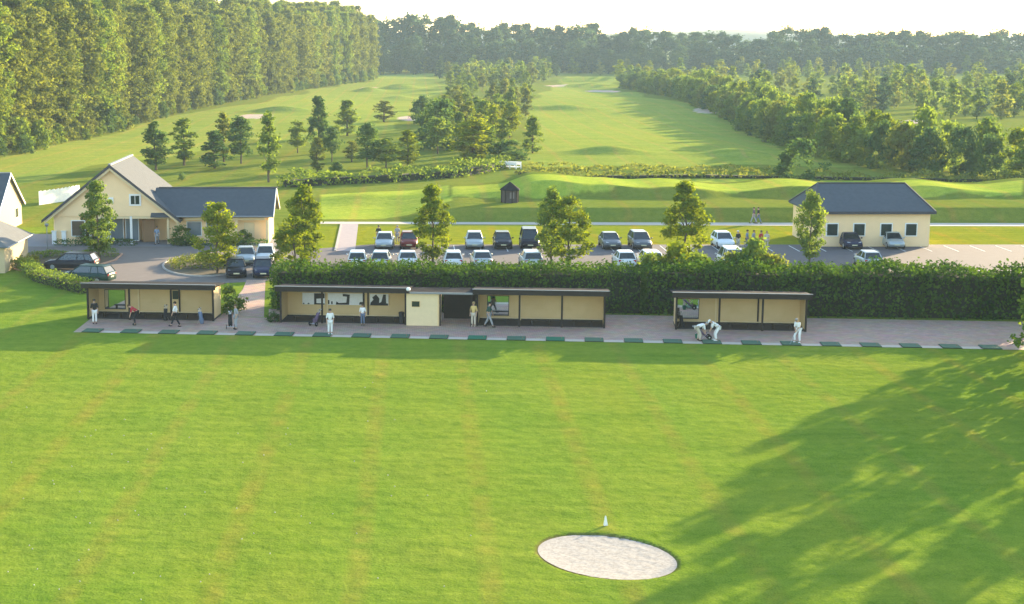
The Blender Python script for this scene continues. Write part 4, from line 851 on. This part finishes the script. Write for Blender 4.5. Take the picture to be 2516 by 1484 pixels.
def person(p, rz, pose, shirt, trousers, hair, label, lean=0.0, shoes='black', h=1.74, z=None):
    k = h/1.74; lean = R(lean)
    J = {}
    hipz = .93; st = .0
    if pose == 'walk': st = .34
    if pose == 'sit': hipz = .50
    pel = Vector((0, 0, hipz+.02))
    def tor(x, y, z):             # point of the upright torso relative to the pelvis, bent forward (+y)
        v = Vector((x, y, z)); return pel+Vector((v.x, v.y*math.cos(lean)+v.z*math.sin(lean), v.z*math.cos(lean)-v.y*math.sin(lean)))
    if lean > .3: pel.y -= .16
    J['pel'] = pel; J['waist'] = tor(0, 0, .16); J['chest'] = tor(0, 0.01, .38); J['neck'] = tor(0, .01, .53); J['jaw'] = tor(0, .045, .61); J['head'] = tor(0, .035, .70); J['top'] = tor(0, .02, .77)
    for s, n in ((-1, 'l'), (1, 'r')):
        J['sh'+n] = tor(s*.17, 0, .47)
        sh = J['sh'+n]
        if pose == 'bend': el, wr = Vector((s*.15, sh.y+.06, sh.z-.27)), Vector((s*.045, sh.y+.16, sh.z-.50))
        elif pose == 'reach': el, wr = Vector((s*.19, sh.y+.05, sh.z-.28)), Vector((s*.16, sh.y+.12, sh.z-.54))
        elif pose == 'walk': el, wr = Vector((s*.24, -s*.10, sh.z-.27)), Vector((s*.25, -s*.08+.10, sh.z-.50))
        elif pose == 'sit': el, wr = Vector((s*.23, .03, sh.z-.28)), Vector((s*.14, .26, sh.z-.36))
        elif pose == 'pull': el, wr = Vector((s*.23, -.08, sh.z-.27)), Vector((s*.24, -.16 if s > 0 else .05, sh.z-.50))
        else: el, wr = Vector((s*.235, -.02, sh.z-.28)), Vector((s*.225, .08, sh.z-.53))
        J['el'+n], J['wr'+n] = el, wr
        J['hip'+n] = Vector((s*.095, pel.y, hipz-.03))
        if pose == 'sit': J['kn'+n] = Vector((s*.11, .42, .50)); J['an'+n] = Vector((s*.11, .42, .09))
        else:
            yo = s*st; wide = .10+(.08 if pose in ('bend', 'reach') else 0)
            J['kn'+n] = Vector((s*wide, yo*.45+(.06 if lean > .3 else .02), .50)); J['an'+n] = Vector((s*wide*1.05, yo-.02*(st > 0), .085))
    for q in J: J[q] = J[q]*k
    o = empty('person', (p.x, p.y, p.z if z is None else z), rz, label, 'person')
    V = []; E = []; Rr = []
    def chain(names, rad, start=None):
        pv = start
        for nm, r in zip(names, rad):
            V.append(J[nm] if isinstance(nm, str) else nm); Rr.append(r*k); 
            if pv is not None: E.append((pv, len(V)-1))
            pv = len(V)-1
        return pv
    chain(['pel', 'waist', 'chest', 'neck', 'jaw', 'head', 'top'], [.125, .115, .135, .058, .072, .092, .055])
    for n in 'lr':
        e = chain(['sh'+n, 'el'+n, 'wr'+n], [.058, .042, .030], 2)
        d = (J['wr'+n]-J['el'+n]).normalized(); pm = J['wr'+n]+d*.075*k; e = chain([pm], [.034], e)
        side = d.cross(Vector((0, 1, 0))); side = side.normalized() if side.length > .1 else Vector((1, 0, 0))
        for i in range(4):
            a = pm+side*(i-1.5)*.019*k+d*.035*k; b2 = a+d*(.045+.008*(1.5-abs(i-1.5)))*k+Vector((0, .012, 0)); chain([a, b2], [.010, .008], e)
        th = J['wr'+n]+d*.03*k; t1 = th+Vector((0, .035, 0))*k; chain([t1, t1+d*.04*k], [.011, .009], e-1)
        e = chain(['hip'+n, 'kn'+n, 'an'+n], [.088, .058, .040], 0); chain([J['an'+n]+Vector((0, .15*k, -.045*k))], [.036], e)
    skinmesh('body', V, E, Rr, SKIN, o)
    def garment(nm, chains, m):
        V2 = []; E2 = []; R2 = []; ids = {}
        for names, rad in chains:
            pv = None
            for q, r in zip(names, rad):
                key = q
                if key in ids: i = ids[key]
                else:
                    i = len(V2); ids[key] = i; V2.append(J[q]); R2.append(r*k)
                if pv is not None: E2.append((pv, i))
                pv = i
        return skinmesh(nm, V2, E2, R2, m, o)
    for n in 'lr':
        J['cuff'+n] = J['el'+n].lerp(J['wr'+n], .1); J['hem'+n] = J['kn'+n].lerp(J['an'+n], .88)
    J['low'] = J['pel'].lerp(J['waist'], -.05); J['col'] = J['chest'].lerp(J['neck'], .85)
    garment('shirt', [(['low', 'waist', 'chest', 'col'], [.150, .142, .158, .070]), (['chest', 'shl', 'ell', 'cuffl'], [.158, .078, .060, .056]), (['chest', 'shr', 'elr', 'cuffr'], [.158, .078, .060, .056])], CLO[shirt])
    garment('trousers', [(['pel', 'hipl', 'knl', 'heml'], [.145, .106, .078, .066]), (['pel', 'hipr', 'knr', 'hemr'], [.145, .106, .078, .066])], CLO[trousers])
    for n in 'lr':
        a = J['an'+n]; MB().ball((a.x, a.y+.06*k, .05*k), .05*k, .14*k, .05*k).build('shoe', CLO[shoes], o, True)
    hd = J['head']; ax = (J['top']-J['neck']).normalized(); fw = ax.cross(Vector((-1, 0, 0))).normalized()
    if fw.y < 0: fw = -fw
    if hair in HAIR:
        c = hd+ax*.035*k-fw*.025*k; ob = MB().ball((0, 0, 0), .105*k, .112*k, .10*k, 10, 8).build('hair', HAIR[hair], o, True); ob.location = c; ob.rotation_euler = (-lean, 0, 0)
    else:
        c = hd+ax*.055*k; ob = MB().ball((0, 0, 0), .105*k, .11*k, .075*k, 10, 8).box(0, .12*k, -.03*k, .15*k, .14*k, .02*k).build('cap', CLO[hair[4:]], o, True); ob.location = c; ob.rotation_euler = (-lean, 0, 0)
    f = MB().ball((0, 0, 0), .016*k, .022*k, .028*k).build('nose', SKIN, o, True); f.location = hd+fw*.095*k-ax*.005*k
    for s in (-1, 1):
        f = MB().ball((0, 0, 0), .014*k).build('eye', HAIR['dark'], o, True); f.location = hd+fw*.086*k+ax*.02*k+Vector((s*.035*k, 0, 0))
        f = MB().ball((0, 0, 0), .012*k, .022*k, .032*k).build('ear', SKIN, o, True); f.location = hd+Vector((s*.094*k, 0, 0))
    f = MB().box(0, 0, 0, .045*k, .012*k, .010*k).build('mouth', CLO['red'], o); f.location = hd+fw*.088*k-ax*.05*k
    return o, J
def at(px, py): p = G(px, py); p.z = .02; return p
def club(o, J, label, tip=(0, .62)):
    """a club from the hands of a golfer to the ground before the feet"""
    bpy.context.view_layer.update(); h = (J['wrl']+J['wrr'])/2; d = (J['wrl']-J['ell']).normalized(); h = h+d*.09
    e = Vector((tip[0], h.y+tip[1], .03)); c = empty('golf_club', o.location, o.rotation_euler.z, label, 'golf club', 'golf clubs in hands')
    MB().tube(h, e, .011, .007, 6).build('shaft', rimm, c); MB().tube(h-(e-h).normalized()*.12, h+(e-h).normalized()*.12, .015, .014, 6).build('grip', rub, c); MB().box(e.x+.03, e.y, .0, .11, .035, .05).build('head', rimm, c)
person(at(233, 796), PI+.3, 'stand', 'black', 'white', 'dark', 'person in dark top and white trousers at the left end of the left shelter')
o, J = person(at(332, 799), PI*.55, 'reach', 'red', 'black', 'brown', 'person in a red top bending over in the left shelter', 52)
person(at(431, 803), PI*.5, 'walk', 'white', 'black', 'dark', 'person in white top and black trousers striding past the left shelter')
person(at(580, 810), PI*.62, 'pull', 'grey', 'grey', 'brown', 'person in grey on the path mouth with a black bag trolley')
person(at(811, 822), PI+.1, 'stand', 'white', 'white', 'dark', 'person dressed all in white standing before the poster shelter', shoes='white')
person(at(891, 800), PI, 'stand', 'white', 'denim', 'brown', 'person in white top and jeans in the middle of the poster shelter', h=1.5)
person(at(1163, 803), PI*.9, 'stand', 'yellow', 'beige', 'blond', 'person in a yellow top beside the left post of the mirror shelter', shoes='beige')
person(at(1201, 804), PI*1.4, 'walk', 'green', 'grey', 'dark', 'person in dark green top striding in front of the mirror')
o, J = person(at(1716, 838), -PI*.45, 'reach', 'white', 'beige', 'grey', 'person in white bending over to the right, left of a pair', 72)
o, J = person(at(1758, 838), PI*.5, 'bend', 'white', 'white', 'cap_white', 'person in white bending to the left, right of a pair', 55, shoes='white'); club(o, J, 'golf club held by the right one of the bent pair')
o, J = person(at(1958, 843), PI*.75, 'bend', 'white', 'white', 'grey', 'golfer in white addressing a ball at the right end of the shelters', 28, shoes='white'); club(o, J, 'golf club of the golfer at the right end of the shelters')
person(at(386, 601), PI, 'walk', 'blue', 'grey', 'dark', 'person in blue walking under the clubhouse porch')
person(G(930, 598)+Vector((0, 0, .02)), PI, 'stand', 'black', 'black', 'dark', 'person in black beside the silver car in the rear row')
person(G(976, 598)+Vector((0, 0, .02)), PI, 'stand', 'grey', 'grey', 'grey', 'person in grey on the grass right of the silver rear car')
for x, rz0, c1c, c2c, lab in ((1851, 1.6, 'purple', 'grey', 'left one of two walkers on the gravel path, in purple'), (1862, 1.6, 'black', 'denim', 'right one of two walkers on the gravel path, in black')):
    person(GT(x, 549), rz0, 'walk', c1c, c2c, 'dark', lab)
for x, y, c1c, c2c, hr, lab in ((1812, 612, 'black', 'beige', 'cap_white', 'person with a pale cap at the left of the group by the car park'), (1834, 610, 'blue', 'denim', 'dark', 'person in blue in the middle of the group by the car park'), (1850, 611, 'grey', 'black', 'brown', 'person in grey in the group by the car park'), (1868, 612, 'red', 'red', 'brown', 'person in red at the right of the group by the car park'), (1882, 613, 'beige', 'beige', 'blond', 'person in beige at the far right of the group by the car park')):
    person(G(x, y)+Vector((0, 0, .02)), random.uniform(0, 6), 'stand', c1c, c2c, hr, lab)
# ------------------------------------------------------------------ bags, bins, marker, balls
def golf_bag(p, rz, label, colr='black', trolley=False, tilt=22):
    o = empty('golf_bag', p, rz, label, 'golf bag', 'golf bags on the terrace'); a = R(tilt); d = Vector((0, math.sin(a), math.cos(a)))
    b0 = Vector((0, 0, .16 if trolley else .03)); q = [b0+d*s for s in (0, .02, .25, .62, .84, .86)]
    rings = [[tuple(c+Vector((r*math.cos(t), r*.85*math.sin(t), 0))) for t in np.linspace(0, 2*PI, 13)[:-1]] for c, r in zip(q, (.10, .135, .15, .13, .145, .13))]
    MB().loft(rings).build('bag', CLO[colr], o, True); pk = b0+d*.22+Vector((0, -.14, 0)); MB().box(pk.x, pk.y, pk.z-.12, .2, .10, .30).build('pocket', CLO[colr], o, bevel=.02)
    for i in range(6):
        t = i*1.05; a0 = b0+d*.80+Vector((.06*math.cos(t), .05*math.sin(t), 0)); a1 = a0+d*random.uniform(.22, .36)+Vector((.05*math.cos(t), .05*math.sin(t), 0))
        c = MB().tube(a0, a1, .007, .007, 5).build('club_shaft', rimm, o); MB().ball(a1, .035, .05, .03).build('club_head', blk if i % 2 else rimm, c)
    if trolley:
        for s in (-1, 1):
            w_ = MB().tube((s*.26, -.12, .16), (s*.30, -.12, .16), .16, .16, 16).build('wheel', tyre, o); MB().tube((s*.255, -.12, .16), (s*.305, -.12, .16), .05, .05, 10).build('hub', rimm, w_)
        MB().tube((-.28, -.12, .16), (.28, -.12, .16), .015).build('axle', rimm, o); MB().tube((0, -.12, .16), b0+d*1.05+Vector((0, .1, 0)), .016).build('handle', rimm, o)
    else:
        for s in (-1, 1): MB().tube(b0+d*.62, (s*.18, -.02+math.sin(a)*1.0, 0), .010).build('stand_leg', rimm, o)
golf_bag(at(406, 789), 0, 'dark golf bag leaning in the left shelter near the notice board', trolley=False)
golf_bag(at(496, 797), .5, 'dark golf bag on its stand in the right bay of the left shelter', 'denim')
golf_bag(at(566, 808), PI*.05, 'black golf bag on a trolley beside the person in grey', trolley=True)
golf_bag(at(772, 801), -.6, 'black golf bag on a trolley in the left bay of the poster shelter', 'purple', True, 35)
golf_bag(at(1736, 834), PI*.5, 'dark purple golf bag between the two bent golfers', 'purple', True, 50)
golf_bag(at(1676, 806), .3, 'black golf bag at the left post of the rightmost shelter')
o = empty('ball_basket', at(1712, 832), .3, 'green wire ball basket left of the bent pair', 'basket')
MB().loft([[(r*math.cos(t), r*math.sin(t), z) for t in np.linspace(0, 2*PI, 11)[:-1]] for r, z in ((.12, 0), (.16, .30), (.15, .30), (.11, .03))]).build('basket', mat('green_wire', (.02, .12, .07), .6), o); MB().tube((-.15, 0, .3), (0, 0, .46), .008).tube((0, 0, .46), (.15, 0, .3), .008).build('handle', rimm, o)
o = empty('litter_bin', at(986, 796), RZ, 'black litter bin at the right end of the poster shelter', 'bin')
MB().loft([[(r*math.cos(t), r*math.sin(t), z) for t in np.linspace(0, 2*PI, 13)[:-1]] for r, z in ((.16, .0), (.2, .72), (.21, .74))]).build('bin', blk, o); MB().loft([[(r*math.cos(t), r*math.sin(t), z) for t in np.linspace(0, 2*PI, 13)[:-1]] for r, z in ((.215, .742), (.19, .84), (.05, .88))]).build('lid', dkwood, o)
mp_ = GT(1488, 1292); o = empty('range_marker', mp_, .35, 'small white pointed marker standing on the lawn behind the bunker', 'marker')
MB().hexa([(-.075, -.03, .02), (.085, -.03, .02), (.085, .08, .02), (-.075, .08, .02), (-.03, .03, .42), (.02, .03, .42), (.02, .045, .42), (-.03, .045, .42)]).build('panel', whitep, o); MB().tube((0, .02, -.1), (0, .02, .05), .02).build('stake', dkwood, o)
bm_ = MB().ball((0, 0, .02), .0215, n=8, m=6); bo = bm_.build('golf_ball', wht, None, True); bme = bo.data; bpy.data.objects.remove(bo)
nbal = 0
while nbal < 70:
    px_, py_ = random.gauss(330, 330), random.uniform(1000, 1480)
    if random.random() < .25: px_, py_ = random.uniform(0, 1250), random.uniform(930, 1480)
    if not (0 < px_ < 1300): continue
    p = GT(px_, py_); o = bpy.data.objects.new('golf_ball', bme); COL.objects.link(o); o.location = p; nbal += 1
    tag(o, 'white golf ball lying in the range grass', 'golf ball', 'golf balls on the range')
# cycles beside the group
def bicycle(p, rz, c, label):
    o = empty('bicycle', p, rz, label, 'bicycle', 'bicycles by the car park'); fm = CLO[c]
    for y in (-.52, .52):
        mb = MB(); n = 20
        for i in range(n):
            t0, t1 = 2*PI*i/n, 2*PI*(i+1)/n; mb.tube((0, y+.33*math.cos(t0), .34+.33*math.sin(t0)), (0, y+.33*math.cos(t1), .34+.33*math.sin(t1)), .02, .02, 5)
        w_ = mb.build('wheel', tyre, o); sp_ = MB()
        for i in range(6): t0 = PI*i/6; sp_.tube((0, y-.32*math.cos(t0), .34-.32*math.sin(t0)), (0, y+.32*math.cos(t0), .34+.32*math.sin(t0)), .004, .004, 4)
        sp_.build('spokes', rimm, w_)
    f = MB(); A, B, C_, D_, E_ = (0, -.52, .34), (0, -.12, .30), (0, -.25, .80), (0, .36, .82), (0, .52, .34)
    for a, b2 in ((A, B), (B, C_), (C_, A), (C_, D_), (B, D_), (D_, E_)): f.tube(a, b2, .018, .018, 6)
    f.build('frame', fm, o); MB().box(0, -.27, .86, .14, .26, .06).build('saddle', blk, o, bevel=.02); MB().tube((0, -.25, .80), (0, -.26, .87), .014).build('seat_post', rimm, o)
    MB().tube((-.26, .34, .98), (.26, .34, .98), .014).tube((0, .36, .82), (0, .34, .98), .014).build('handlebar', rimm, o)
bicycle(G(1822, 616)+Vector((0, 0, .01)), 1.3, 'blue', 'blue bicycle at the left of the group by the car park'); bicycle(G(1858, 617)+Vector((0, 0, .01)), 1.8, 'black', 'black bicycle in the middle of the group by the car park')
# ------------------------------------------------------------------ hills and haze
hx = np.linspace(-1400, 2000, 120); hv = []
for k, (yy, f) in enumerate(((2300, 0), (2380, .7), (2500, 1), (2620, .6), (2700, 0))):
    for x in hx: hv.append((x, yy, -1+f*(24+5*math.sin(x*.004)+3*math.sin(x*.013+1)+1.5*math.sin(x*.05+k))))
hq = [(k*120+i, k*120+i+1, (k+1)*120+i+1, (k+1)*120+i) for k in range(4) for i in range(119)]
tag(link('hills', np_mesh('hills', hv, hq, True), mat('wooded_hills', (.05, .075, .03), .95, scale=.03, var=.3)), kind='structure')
hm = bpy.data.materials.new('haze'); hm.use_nodes = True; t = hm.node_tree; t.nodes.clear()
pv = t.nodes.new('ShaderNodeVolumePrincipled'); pv.inputs['Color'].default_value = (.62, .84, 1.0, 1); pv.inputs['Density'].default_value = .00017; pv.inputs['Anisotropy'].default_value = 0.0
ou = t.nodes.new('ShaderNodeOutputMaterial'); t.links.new(pv.outputs[0], ou.inputs['Volume'])
hzb = MB().box(200, 1300, -2.4, 3600, 2900, 62).build('haze', hm); tag(hzb, kind='stuff')
print('forest', nf, 'objects', len(bpy.data.objects))
